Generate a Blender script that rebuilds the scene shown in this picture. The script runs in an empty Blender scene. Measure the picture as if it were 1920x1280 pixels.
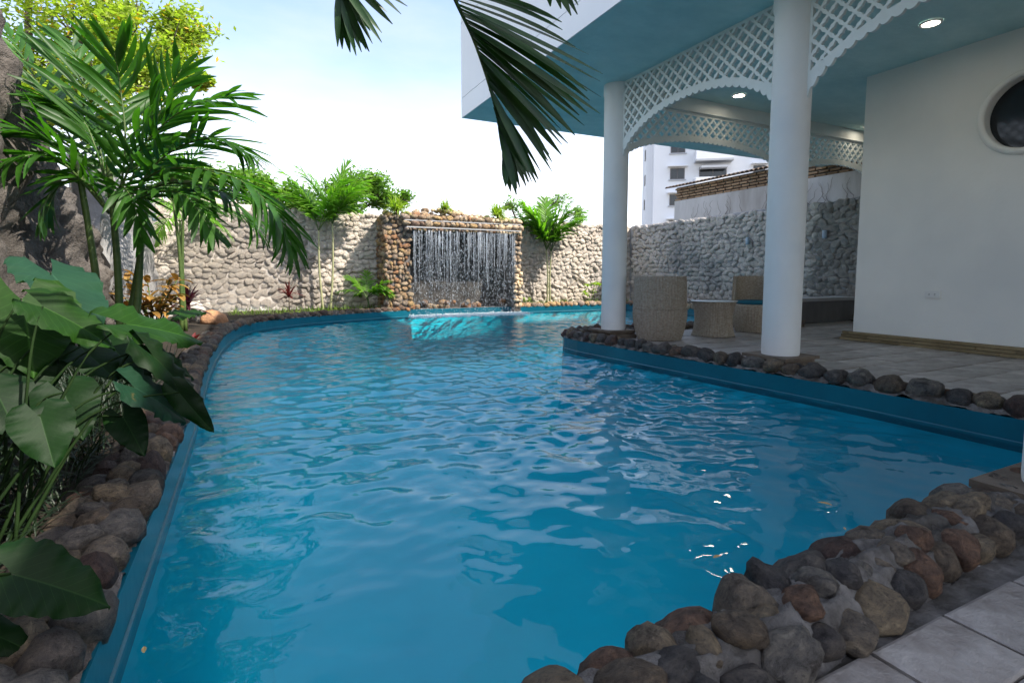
import bpy, math, random
import numpy as np
from mathutils import Vector, Matrix, Euler, noise
R = math.radians
random.seed(7)
rng = np.random.default_rng(7)
scene = bpy.context.scene
COL = scene.collection

# ------------------------------------------------------------------ camera
EYE = 0.9
YAW, PITCH = 26.1, 4.95
cam = bpy.data.cameras.new('camera')
cam.sensor_width = 36
cam.lens = 18.75
cam.shift_y = -0.0203
cam.clip_start = 0.05
cam.clip_end = 1500
camo = bpy.data.objects.new('camera', cam)
camo.location = (0, 0, EYE)
camo.rotation_euler = (R(90 - PITCH), 0, R(-YAW))
COL.objects.link(camo)
scene.camera = camo

# ------------------------------------------------------------------ light
SUN_EL = 47
SUN_AZ = 136          # compass bearing of the sun, clockwise from +Y
w = bpy.data.worlds.new('World')
scene.world = w
w.use_nodes = True
nt = w.node_tree
nt.nodes.clear()
wo = nt.nodes.new('ShaderNodeOutputWorld')
bg = nt.nodes.new('ShaderNodeBackground')
sky = nt.nodes.new('ShaderNodeTexSky')
sky.sky_type = 'NISHITA'
sky.sun_disc = False
sky.sun_elevation = R(SUN_EL)
sky.sun_rotation = R(SUN_AZ)
sky.air_density = 1.0
sky.dust_density = 2.2
sky.ozone_density = 1.2
tc = nt.nodes.new('ShaderNodeTexCoord')
mp = nt.nodes.new('ShaderNodeMapping')
mp.inputs['Scale'].default_value = (1.0, 1.0, 3.2)
nz = nt.nodes.new('ShaderNodeTexNoise')
nz.inputs['Scale'].default_value = 1.7
nz.inputs['Detail'].default_value = 7
nz.inputs['Roughness'].default_value = 0.55
rp = nt.nodes.new('ShaderNodeValToRGB')
rp.color_ramp.elements[0].position = 0.36
rp.color_ramp.elements[0].color = (0.0, 0.0, 0.0, 1)
rp.color_ramp.elements[1].position = 0.66
rp.color_ramp.elements[1].color = (0.62, 0.62, 0.62, 1)
mx = nt.nodes.new('ShaderNodeMix')
mx.data_type = 'RGBA'
mx.inputs[7].default_value = (2.75, 2.9, 3.5, 1)
L = nt.links.new
L(tc.outputs['Generated'], mp.inputs['Vector'])
L(mp.outputs[0], nz.inputs['Vector'])
L(nz.outputs['Fac'], rp.inputs[0])
L(rp.outputs[0], mx.inputs[0])
L(sky.outputs[0], mx.inputs[6])
sz = nt.nodes.new('ShaderNodeSeparateXYZ'); L(tc.outputs['Generated'], sz.inputs[0])
mr = nt.nodes.new('ShaderNodeMapRange'); mr.interpolation_type = 'SMOOTHSTEP'
mr.inputs[1].default_value = -0.02; mr.inputs[2].default_value = 0.37; mr.inputs[3].default_value = 0.8; mr.inputs[4].default_value = 0.0
L(sz.outputs[2], mr.inputs[0])
hz = nt.nodes.new('ShaderNodeMix'); hz.data_type = 'RGBA'; hz.inputs[7].default_value = (6.6, 6.8, 7.2, 1)
L(mr.outputs[0], hz.inputs[0]); L(mx.outputs[2], hz.inputs[6]); L(hz.outputs[2], bg.inputs['Color'])
bg.inputs['Strength'].default_value = 0.15
L(bg.outputs[0], wo.inputs[0])

sl = bpy.data.lights.new('sun', 'SUN')
sl.energy = 3.1
sl.angle = R(0.5)
sl.color = (1.0, 0.94, 0.84)
so = bpy.data.objects.new('sun', sl)
sdir = Vector((math.sin(R(SUN_AZ)) * math.cos(R(SUN_EL)), math.cos(R(SUN_AZ)) * math.cos(R(SUN_EL)), math.sin(R(SUN_EL))))
so.rotation_euler = sdir.to_track_quat('Z', 'Y').to_euler()
so.location = (12, -8, 14)
COL.objects.link(so)
scene.view_settings.view_transform = 'Standard'
scene.view_settings.look = 'None'
scene.view_settings.gamma = 1
scene.view_settings.use_curve_mapping = False
scene.view_settings.exposure = 1.4
scene.cycles.max_bounces = 10
scene.cycles.transparent_max_bounces = 16
scene.cycles.caustics_reflective = False
scene.cycles.caustics_refractive = False
scene.cycles.sample_clamp_indirect = 6

# ------------------------------------------------------------------ planning helper: a sight line of the photograph met with a real plane
_a, _p = R(YAW), R(PITCH)
_r = Vector((math.cos(_a), -math.sin(_a), 0))
_f = Vector((math.sin(_a) * math.cos(_p), math.cos(_a) * math.cos(_p), -math.sin(_p)))
_u = _r.cross(_f)
def ray(x, y): return _f + _r * ((x - 960) / 1000) - _u * ((y - 601) / 1000)
def onz(x, y, z=0.0):
    d = ray(x, y); return Vector((0, 0, EYE)) + d * ((z - EYE) / d.z)
def onx(x, y, X):
    d = ray(x, y); return Vector((0, 0, EYE)) + d * (X / d.x)
def ony(x, y, Y):
    d = ray(x, y); return Vector((0, 0, EYE)) + d * (Y / d.y)
def ond(x, y, D): return Vector((0, 0, EYE)) + ray(x, y) * D

# ------------------------------------------------------------------ materials
def new_mat(name):
    m = bpy.data.materials.new(name); m.use_nodes = True
    return m, m.node_tree, m.node_tree.nodes['Principled BSDF']
def coords(nt, kind='Object', scale=(1, 1, 1)):
    tc = nt.nodes.new('ShaderNodeTexCoord'); mp = nt.nodes.new('ShaderNodeMapping')
    mp.inputs['Scale'].default_value = scale
    nt.links.new(tc.outputs[kind], mp.inputs[0]); return mp.outputs[0]
def tnoise(nt, vec, scale, detail=5, rough=0.6, dist=0):
    n = nt.nodes.new('ShaderNodeTexNoise')
    n.inputs['Scale'].default_value = scale; n.inputs['Detail'].default_value = detail
    n.inputs['Roughness'].default_value = rough; n.inputs['Distortion'].default_value = dist
    nt.links.new(vec, n.inputs['Vector']); return n.outputs['Fac']
def ramp(nt, fac, stops):
    r = nt.nodes.new('ShaderNodeValToRGB'); e = r.color_ramp.elements
    while len(e) < len(stops): e.new(0.5)
    for i, (p, c) in enumerate(stops):
        e[i].position = p; e[i].color = (*c, 1) if len(c) == 3 else c
    nt.links.new(fac, r.inputs[0]); return r.outputs[0]
def mixc(nt, fac, a, b, mode='MIX'):
    m = nt.nodes.new('ShaderNodeMix'); m.data_type = 'RGBA'; m.blend_type = mode
    for s, v in ((0, fac), (6, a), (7, b)):
        if hasattr(v, 'links') or isinstance(v, bpy.types.NodeSocket): nt.links.new(v, m.inputs[s])
        elif s == 0: m.inputs[0].default_value = v
        else: m.inputs[s].default_value = (*v, 1)
    return m.outputs[2]
def maths(nt, op, a, b=None):
    m = nt.nodes.new('ShaderNodeMath'); m.operation = op
    for s, v in ((0, a), (1, b)):
        if v is None: continue
        if isinstance(v, bpy.types.NodeSocket): nt.links.new(v, m.inputs[s])
        else: m.inputs[s].default_value = v
    return m.outputs[0]
def bump(nt, h, strength, dist, bsdf, prev=None):
    b = nt.nodes.new('ShaderNodeBump'); b.inputs['Strength'].default_value = strength; b.inputs['Distance'].default_value = dist
    nt.links.new(h, b.inputs['Height'])
    if prev is not None: nt.links.new(prev, b.inputs['Normal'])
    if bsdf is not None: nt.links.new(b.outputs[0], bsdf.inputs['Normal'])
    return b.outputs[0]
def rough_mat(name, a, b, scale=4, rough=0.85, bs=30, bstr=0.5, bd=0.01, spec=0.3, rand=0.0, kind='Object', lo=0.3, hi=0.7, sc=(1, 1, 1), c=None):
    """two-tone mottled surface with fine relief; rand varies brightness piece by piece"""
    m, nt, p = new_mat(name)
    v = coords(nt, kind, sc)
    col = ramp(nt, tnoise(nt, v, scale, 8, 0.65), [(lo, a), (hi, b)])
    if c is not None:
        f = ramp(nt, tnoise(nt, v, scale * 0.35, 4, 0.6), [(0.5, (0, 0, 0)), (0.68, (1, 1, 1))])
        col = mixc(nt, f, col, c)
    if rand:
        oi = nt.nodes.new('ShaderNodeObjectInfo')
        k = maths(nt, 'ADD', maths(nt, 'MULTIPLY', oi.outputs['Random'], rand), 1 - rand / 2)
        cc = nt.nodes.new('ShaderNodeCombineColor')
        for i in range(3): nt.links.new(k, cc.inputs[i])
        col = mixc(nt, 1.0, col, cc.outputs[0], 'MULTIPLY')
    nt.links.new(col, p.inputs['Base Color'])
    p.inputs['Roughness'].default_value = rough
    p.inputs['Specular IOR Level'].default_value = spec
    if bstr: bump(nt, tnoise(nt, v, bs, 6, 0.7), bstr, bd, p)
    return m
def stone_mat(name, stops, bscale=6, mott=0.95, rough=0.62):
    m, nt, p = new_mat(name)
    v = coords(nt)
    oi = nt.nodes.new('ShaderNodeObjectInfo')
    base = ramp(nt, oi.outputs['Random'], stops)
    for n in nt.nodes:
        if n.type == 'VALTORGB': n.color_ramp.interpolation = 'CONSTANT'
    vm = nt.nodes.new('ShaderNodeVectorMath'); vm.operation = 'ADD'
    nt.links.new(v, vm.inputs[0])
    cx = nt.nodes.new('ShaderNodeCombineXYZ')
    nt.links.new(maths(nt, 'MULTIPLY', oi.outputs['Random'], 97.0), cx.inputs[0]); nt.links.new(cx.outputs[0], vm.inputs[1])
    v = vm.outputs[0]
    f = ramp(nt, tnoise(nt, v, 1.6, 8, 0.7, 0.6), [(0.33, (0.28, 0.23, 0.2)), (0.47, (0.85, 0.82, 0.8)), (0.56, (1.2, 1.12, 1.0)), (0.7, (2.1, 1.95, 1.7))])
    col = mixc(nt, mott, base, mixc(nt, 1.0, base, f, 'MULTIPLY'))
    f2 = ramp(nt, tnoise(nt, v, 6, 6, 0.75), [(0.54, (0, 0, 0)), (0.66, (0.8, 0.8, 0.8))])
    col = mixc(nt, f2, col, mixc(nt, 1.0, base, (0.25, 0.24, 0.24), 'MULTIPLY'))
    f3 = ramp(nt, tnoise(nt, v, 3.1, 7, 0.8), [(0.58, (0, 0, 0)), (0.68, (0.75, 0.75, 0.75))])
    col = mixc(nt, f3, col, mixc(nt, 1.0, base, (1.9, 1.8, 1.7), 'MULTIPLY'))
    nt.links.new(col, p.inputs['Base Color'])
    p.inputs['Roughness'].default_value = rough
    p.inputs['Specular IOR Level'].default_value = 0.35
    b1 = bump(nt, tnoise(nt, v, bscale, 8, 0.72), 1.0, 0.06, None)
    bump(nt, tnoise(nt, v, bscale * 5, 4, 0.7), 0.8, 0.012, p, b1)
    return m
def leaf_mat(name, a, b, trans=0.35, rough=0.42, rand=0.5, vein=None, veinc=(0.12, 0.2, 0.06), spec=0.45, tmul=(1.5, 1.9, 0.6)):
    m, nt, p = new_mat(name)
    v = coords(nt)
    col = ramp(nt, tnoise(nt, v, 3.5, 3), [(0.3, a), (0.7, b)])
    oi = nt.nodes.new('ShaderNodeObjectInfo')
    geo = nt.nodes.new('ShaderNodeNewGeometry')
    r_ = maths(nt, 'FRACT', maths(nt, 'ADD', oi.outputs['Random'], geo.outputs['Random Per Island']))
    k = maths(nt, 'ADD', maths(nt, 'MULTIPLY', r_, rand), 1 - rand / 2)
    cc = nt.nodes.new('ShaderNodeCombineColor')
    for i in range(3): nt.links.new(k, cc.inputs[i])
    col = mixc(nt, 1.0, col, cc.outputs[0], 'MULTIPLY')
    if vein:
        uv = nt.nodes.new('ShaderNodeUVMap'); sx = nt.nodes.new('ShaderNodeSeparateXYZ'); nt.links.new(uv.outputs[0], sx.inputs[0])
        ua = maths(nt, 'ABSOLUTE', sx.outputs[0])
        t = maths(nt, 'SUBTRACT', sx.outputs[1], maths(nt, 'MULTIPLY', ua, 0.42))
        s = maths(nt, 'ABSOLUTE', maths(nt, 'SINE', maths(nt, 'MULTIPLY', t, vein)))
        l1 = ramp(nt, s, [(0.0, (1, 1, 1)), (0.09, (0, 0, 0))])
        l2 = ramp(nt, ua, [(0.0, (1, 1, 1)), (0.035, (0, 0, 0))])
        ll = mixc(nt, 1.0, l1, l2, 'LIGHTEN')
        col = mixc(nt, maths(nt, 'MULTIPLY', ll, 0.85), col, veinc)
        bump(nt, s, 0.3, 0.012, p)
    if vein:
        sp_ = ramp(nt, tnoise(nt, v, 9, 6, 0.7), [(0.68, (0, 0, 0)), (0.76, (0.7, 0.7, 0.7))])
        col = mixc(nt, sp_, col, (0.11, 0.085, 0.03))
        col = mixc(nt, 0.6, col, mixc(nt, 1.0, col, ramp(nt, tnoise(nt, v, 2.2, 5, 0.6), [(0.35, (0.5, 0.5, 0.5)), (0.7, (1.5, 1.4, 1.2))]), 'MULTIPLY'))
        bump(nt, tnoise(nt, v, 12, 4, 0.6), 0.25, 0.01, p)
    nt.links.new(col, p.inputs['Base Color'])
    p.inputs['Roughness'].default_value = rough
    p.inputs['Specular IOR Level'].default_value = spec
    tr = nt.nodes.new('ShaderNodeBsdfTranslucent')
    nt.links.new(mixc(nt, 1.0, col, tmul, 'MULTIPLY'), tr.inputs[0])
    ms = nt.nodes.new('ShaderNodeMixShader'); ms.inputs[0].default_value = trans
    nt.links.new(p.outputs[0], ms.inputs[1]); nt.links.new(tr.outputs[0], ms.inputs[2])
    nt.links.new(ms.outputs[0], nt.nodes['Material Output'].inputs[0])
    return m

M = {}
M['white_paint'] = rough_mat('white_paint', (0.80, 0.79, 0.76), (0.87, 0.86, 0.83), 1.6, 0.6, 40, 0.25, 0.006, c=(0.72, 0.735, 0.74))
M['wall_paint'] = rough_mat('wall_paint', (0.80, 0.785, 0.73), (0.85, 0.835, 0.785), 1.2, 0.7, 18, 0.3, 0.008, c=(0.74, 0.735, 0.70))
M['fascia'] = rough_mat('fascia_board', (0.80, 0.80, 0.80), (0.85, 0.85, 0.85), 1, 0.6, 40, 0.08, 0.003)
M['soffit'] = rough_mat('teal_plaster', (0.46, 0.68, 0.68), (0.60, 0.80, 0.79), 1.6, 0.75, 5, 0.6, 0.03, sc=(1, 1.6, 1), lo=0.35, hi=0.65)
M['lattice'] = rough_mat('lattice_paint', (0.66, 0.71, 0.69), (0.74, 0.78, 0.76), 3, 0.6, 60, 0.1, 0.003)
M['mortar'] = rough_mat('mortar', (0.07, 0.06, 0.052), (0.27, 0.245, 0.225), 11, 0.95, 28, 1.0, 0.02, c=(0.07, 0.06, 0.05))
M['cement_wall'] = rough_mat('wall_cement', (0.44, 0.39, 0.34), (0.58, 0.52, 0.46), 2.2, 0.95, 22, 0.9, 0.02, c=(0.27, 0.245, 0.22))
M['cement_grey'] = rough_mat('grey_cement', (0.27, 0.26, 0.255), (0.40, 0.385, 0.375), 2.2, 0.95, 22, 0.9, 0.02, c=(0.20, 0.19, 0.185))
M['wall_stone'] = rough_mat('cement_washed_stone', (0.50, 0.425, 0.35), (0.64, 0.56, 0.475), 1.7, 0.95, 7, 0.9, 0.12, rand=0.25, c=(0.42, 0.375, 0.33))
M['wall_stone_grey'] = rough_mat('grey_washed_stone', (0.52, 0.47, 0.42), (0.68, 0.62, 0.56), 1.7, 0.95, 7, 0.9, 0.12, rand=0.25, c=(0.34, 0.325, 0.31))
M['rock'] = rough_mat('sculpted_rock', (0.06, 0.052, 0.046), (0.20, 0.175, 0.155), 5.0, 0.95, 9, 1.0, 0.09, c=(0.065, 0.058, 0.052))
STOPS = [(0, (0.22, 0.17, 0.125)), (0.13, (0.30, 0.25, 0.20)), (0.26, (0.12, 0.11, 0.11)), (0.38, (0.27, 0.16, 0.11)), (0.5, (0.17, 0.15, 0.14)),
         (0.62, (0.34, 0.27, 0.19)), (0.74, (0.14, 0.085, 0.07)), (0.86, (0.25, 0.23, 0.21))]
M['river_stone'] = stone_mat('river_stone', [(p_, tuple(c_ * 0.72 + 0.01 for c_ in k_)) for p_, k_ in STOPS])
WST = [(0, (0.50, 0.34, 0.20)), (0.15, (0.42, 0.30, 0.20)), (0.3, (0.55, 0.43, 0.30)), (0.45, (0.44, 0.24, 0.13)), (0.58, (0.34, 0.27, 0.21)),
       (0.7, (0.58, 0.40, 0.20)), (0.82, (0.50, 0.40, 0.33)), (0.92, (0.28, 0.19, 0.14))]
M['warm_stone'] = stone_mat('warm_stone', WST)
M['tile'] = rough_mat('slate_tile', (0.15, 0.12, 0.10), (0.55, 0.50, 0.46), 3.6, 0.42, 14, 0.8, 0.015, spec=0.4, rand=0.3, c=(0.17, 0.135, 0.11))
M['soil'] = rough_mat('soil', (0.022, 0.017, 0.013), (0.055, 0.042, 0.03), 5, 1.0, 30, 1.0, 0.03)
M['ground'] = rough_mat('ground', (0.09, 0.08, 0.06), (0.16, 0.14, 0.10), 0.4, 1.0, 8, 0.6, 0.05)
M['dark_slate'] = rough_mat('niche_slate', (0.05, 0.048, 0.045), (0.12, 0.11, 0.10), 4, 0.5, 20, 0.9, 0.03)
M['bench_top'] = rough_mat('bench_slab', (0.36, 0.35, 0.345), (0.45, 0.44, 0.43), 3, 0.7, 30, 0.3, 0.01)
M['bench_side'] = rough_mat('bench_render', (0.14, 0.13, 0.13), (0.21, 0.20, 0.195), 3, 0.9, 16, 0.8, 0.02, sc=(1, 1, 0.3))
M['base_slate'] = rough_mat('ochre_slate', (0.17, 0.125, 0.065), (0.28, 0.215, 0.12), 6, 0.8, 20, 0.8, 0.02, rand=0.5)
M['plinth'] = rough_mat('plinth_stone', (0.10, 0.075, 0.055), (0.20, 0.155, 0.115), 6, 0.7, 22, 0.7, 0.015)
M['palm_near'] = leaf_mat('palm_leaf_dark', (0.014, 0.045, 0.012), (0.028, 0.075, 0.018), 0.3)
M['palm_left'] = leaf_mat('palm_leaf_mid', (0.026, 0.088, 0.010), (0.045, 0.13, 0.016), 0.42, spec=0.3)
M['palm_far'] = leaf_mat('palm_leaf_bright', (0.09, 0.22, 0.02), (0.17, 0.31, 0.035), 0.45)
M['ear'] = leaf_mat('elephant_ear_leaf', (0.0025, 0.016, 0.002), (0.006, 0.030, 0.0035), 0.2, 0.55, 0.35, spec=0.18, vein=26, veinc=(0.018, 0.055, 0.012))
M['ear_blue'] = leaf_mat('bluish_elephant_ear_leaf', (0.009, 0.042, 0.02), (0.015, 0.056, 0.028), 0.15, 0.55, 0.25, spec=0.18, vein=26, veinc=(0.03, 0.09, 0.05))
M['ear_bright'] = leaf_mat('bright_elephant_ear_leaf', (0.010, 0.046, 0.003), (0.019, 0.068, 0.005), 0.3, 0.55, 0.25, spec=0.18, vein=26, veinc=(0.05, 0.14, 0.02))
M['stem_green'] = rough_mat('green_stem', (0.045, 0.085, 0.02), (0.09, 0.13, 0.035), 6, 0.5, 30, 0.3, 0.004, sc=(1, 1, 4))
M['stem_dark'] = rough_mat('dark_green_stem', (0.006, 0.016, 0.004), (0.014, 0.03, 0.007), 6, 0.85, 30, 0.3, 0.004, spec=0.1, sc=(1, 1, 4))
M['stem_pale'] = rough_mat('pale_ringed_stem', (0.27, 0.28, 0.14), (0.38, 0.36, 0.20), 3, 0.6, 30, 0.3, 0.004, sc=(1, 1, 7))
M['bark'] = rough_mat('bark', (0.10, 0.08, 0.06), (0.20, 0.17, 0.135), 5, 0.95, 22, 1.0, 0.03)
M['tree_yellow'] = leaf_mat('yellow_green_leaf', (0.22, 0.29, 0.045), (0.36, 0.40, 0.07), 0.45, 0.5, 0.6)
M['tree_green'] = leaf_mat('hedge_leaf', (0.10, 0.20, 0.035), (0.18, 0.29, 0.06), 0.4, 0.5, 0.6)
M['tree_feather'] = leaf_mat('feathery_leaf', (0.14, 0.25, 0.07), (0.22, 0.33, 0.11), 0.4, 0.5, 0.6)
M['orange_leaf'] = leaf_mat('orange_leaf', (0.55, 0.28, 0.03), (0.65, 0.4, 0.05), 0.4, 0.5, 0.5)
M['croton'] = leaf_mat('croton_leaf', (0.12, 0.10, 0.03), (0.40, 0.20, 0.045), 0.25, 0.45, 0.7, tmul=(1.4, 1.2, 0.6))
M['cordyline'] = leaf_mat('purple_leaf', (0.035, 0.008, 0.014), (0.07, 0.015, 0.025), 0.3, 0.35, 0.6, tmul=(1.6, 0.8, 1.0))
M['cordyline_red'] = leaf_mat('red_leaf', (0.10, 0.018, 0.02), (0.2, 0.045, 0.035), 0.35, 0.4, 0.6, tmul=(1.6, 0.9, 0.9))
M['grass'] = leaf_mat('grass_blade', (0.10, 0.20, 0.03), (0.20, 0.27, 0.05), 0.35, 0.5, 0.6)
M['lime_leaf'] = leaf_mat('lime_leaf', (0.25, 0.38, 0.03), (0.36, 0.46, 0.05), 0.4, 0.5, 0.3)
M['fern'] = leaf_mat('bright_fern', (0.18, 0.28, 0.03), (0.30, 0.36, 0.05), 0.4, 0.5, 0.5)
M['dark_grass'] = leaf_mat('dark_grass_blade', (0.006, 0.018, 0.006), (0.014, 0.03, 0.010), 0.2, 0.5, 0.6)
M['cushion'] = rough_mat('teal_cushion', (0.005, 0.075, 0.11), (0.008, 0.10, 0.14), 8, 0.8, 80, 0.3, 0.002)
M['lamp_metal'] = rough_mat('lamp_metal', (0.34, 0.41, 0.50), (0.42, 0.50, 0.58), 3, 0.4, 20, 0.0, 0)
M['plastic'] = rough_mat('white_plastic', (0.74, 0.73, 0.70), (0.76, 0.75, 0.72), 3, 0.35, 20, 0.0, 0)
M['slot'] = rough_mat('dark_slot', (0.03, 0.03, 0.03), (0.04, 0.04, 0.04), 3, 0.5, 20, 0.0, 0)
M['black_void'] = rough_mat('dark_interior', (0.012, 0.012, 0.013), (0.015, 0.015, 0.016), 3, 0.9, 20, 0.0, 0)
M['apartment'] = rough_mat('apartment_paint', (0.72, 0.73, 0.76), (0.78, 0.79, 0.81), 0.2, 0.8, 3, 0.0, 0)
M['apt_grey'] = rough_mat('apartment_slab', (0.40, 0.42, 0.45), (0.48, 0.49, 0.52), 0.3, 0.8, 3, 0.0, 0)  # darker grey for balcony slabs, sills and one row of awnings
M['apt_frame'] = rough_mat('window_frame_grey', (0.12, 0.11, 0.11), (0.16, 0.15, 0.15), 1, 0.6, 3, 0.0, 0)
M['awning'] = rough_mat('green_awning', (0.02, 0.12, 0.10), (0.03, 0.15, 0.13), 1, 0.7, 3, 0.0, 0)
M['old_paint'] = rough_mat('stained_whitewash', (0.45, 0.44, 0.43), (0.62, 0.61, 0.61), 1.5, 0.95, 10, 0.6, 0.02, sc=(1.5, 1.5, 0.35), c=(0.33, 0.31, 0.29))
M['clay'] = rough_mat('clay_brick', (0.22, 0.14, 0.085), (0.36, 0.25, 0.16), 3, 0.95, 12, 0.6, 0.02, rand=0.5)
M['clay_tile'] = rough_mat('weathered_roof_tile', (0.10, 0.075, 0.06), (0.22, 0.155, 0.11), 3, 0.95, 12, 0.6, 0.02, rand=0.5)
M['vine'] = rough_mat('dry_vine', (0.10, 0.08, 0.06), (0.16, 0.13, 0.10), 3, 0.95, 12, 0.3, 0.01)
M['paper_leaf'] = rough_mat('dry_leaf', (0.45, 0.33, 0.13), (0.60, 0.47, 0.22), 8, 0.7, 20, 0.2, 0.01)
m, nt_, p = new_mat('window_glass'); p.inputs['Base Color'].default_value = (0.02, 0.025, 0.03, 1); p.inputs['Roughness'].default_value = 0.08; M['glass'] = m
m, nt_, p = new_mat('table_glass'); p.inputs['Base Color'].default_value = (0.6, 0.62, 0.62, 1); p.inputs['Roughness'].default_value = 0.1; M['table_glass'] = m
m, nt_, p = new_mat('lamp_light'); p.inputs['Emission Color'].default_value = (1, 0.86, 0.68, 1); p.inputs['Emission Strength'].default_value = 16; M['lamp'] = m
# painted basin: smooth pool paint, slight unevenness
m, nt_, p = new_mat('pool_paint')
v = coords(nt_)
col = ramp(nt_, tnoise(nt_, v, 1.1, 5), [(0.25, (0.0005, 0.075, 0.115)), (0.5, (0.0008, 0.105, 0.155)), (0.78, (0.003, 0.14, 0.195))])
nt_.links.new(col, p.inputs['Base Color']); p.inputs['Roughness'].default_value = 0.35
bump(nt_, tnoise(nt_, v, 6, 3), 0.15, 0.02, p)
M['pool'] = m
m, nt_, p = new_mat('pool_floor_paint')
v = coords(nt_)
col = ramp(nt_, tnoise(nt_, v, 0.7, 5), [(0.3, (0.002, 0.52, 0.65)), (0.7, (0.006, 0.66, 0.79))])
nt_.links.new(col, p.inputs['Base Color']); p.inputs['Roughness'].default_value = 0.6
M['pool_floor'] = m
# water surface: clear blue-tinted body, Fresnel mirror on top
m, nt_, p = new_mat('pool_water')
nt_.nodes.remove(p)
v = coords(nt_)
tr = nt_.nodes.new('ShaderNodeBsdfTransparent'); tr.inputs[0].default_value = (0.66, 0.97, 1.0, 1)
gl = nt_.nodes.new('ShaderNodeBsdfGlossy'); gl.inputs['Roughness'].default_value = 0.015
fr = nt_.nodes.new('ShaderNodeFresnel'); fr.inputs['IOR'].default_value = 1.38
b = bump(nt_, tnoise(nt_, v, 5.5, 3, 0.5), 0.10, 0.03, None)
nt_.links.new(b, gl.inputs['Normal']); nt_.links.new(b, fr.inputs['Normal'])
ms = nt_.nodes.new('ShaderNodeMixShader')
nt_.links.new(fr.outputs[0], ms.inputs[0]); nt_.links.new(tr.outputs[0], ms.inputs[1]); nt_.links.new(gl.outputs[0], ms.inputs[2])
nt_.links.new(ms.outputs[0], nt_.nodes['Material Output'].inputs[0])
M['water'] = m
m, nt_, p = new_mat('falling_water')
p.inputs['Base Color'].default_value = (0.75, 0.80, 0.86, 1); p.inputs['Roughness'].default_value = 0.15
tr = nt_.nodes.new('ShaderNodeBsdfTransparent'); ms = nt_.nodes.new('ShaderNodeMixShader'); ms.inputs[0].default_value = 0.62
nt_.links.new(tr.outputs[0], ms.inputs[1]); nt_.links.new(p.outputs[0], ms.inputs[2]); nt_.links.new(ms.outputs[0], nt_.nodes['Material Output'].inputs[0])
M['fallwater'] = m
m, nt_, p = new_mat('foam'); p.inputs['Base Color'].default_value = (0.82, 0.88, 0.9, 1); p.inputs['Roughness'].default_value = 0.6; M['foam'] = m
# woven rattan
m, nt_, p = new_mat('rattan_weave')
v = coords(nt_)
col = ramp(nt_, tnoise(nt_, coords(nt_, 'Object', (1, 1, 1.6)), 30, 4, 0.7), [(0.3, (0.27, 0.21, 0.15)), (0.5, (0.40, 0.33, 0.25)), (0.7, (0.52, 0.45, 0.36))])
nt_.links.new(col, p.inputs['Base Color']); p.inputs['Roughness'].default_value = 0.6
wv = nt_.nodes.new('ShaderNodeTexWave'); wv.wave_type = 'BANDS'; wv.bands_direction = 'Z'; wv.inputs['Scale'].default_value = 28; wv.inputs['Distortion'].default_value = 0.6
nt_.links.new(v, wv.inputs[0]); bump(nt_, wv.outputs['Fac'], 0.8, 0.006, p)
M['rattan'] = m

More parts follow.
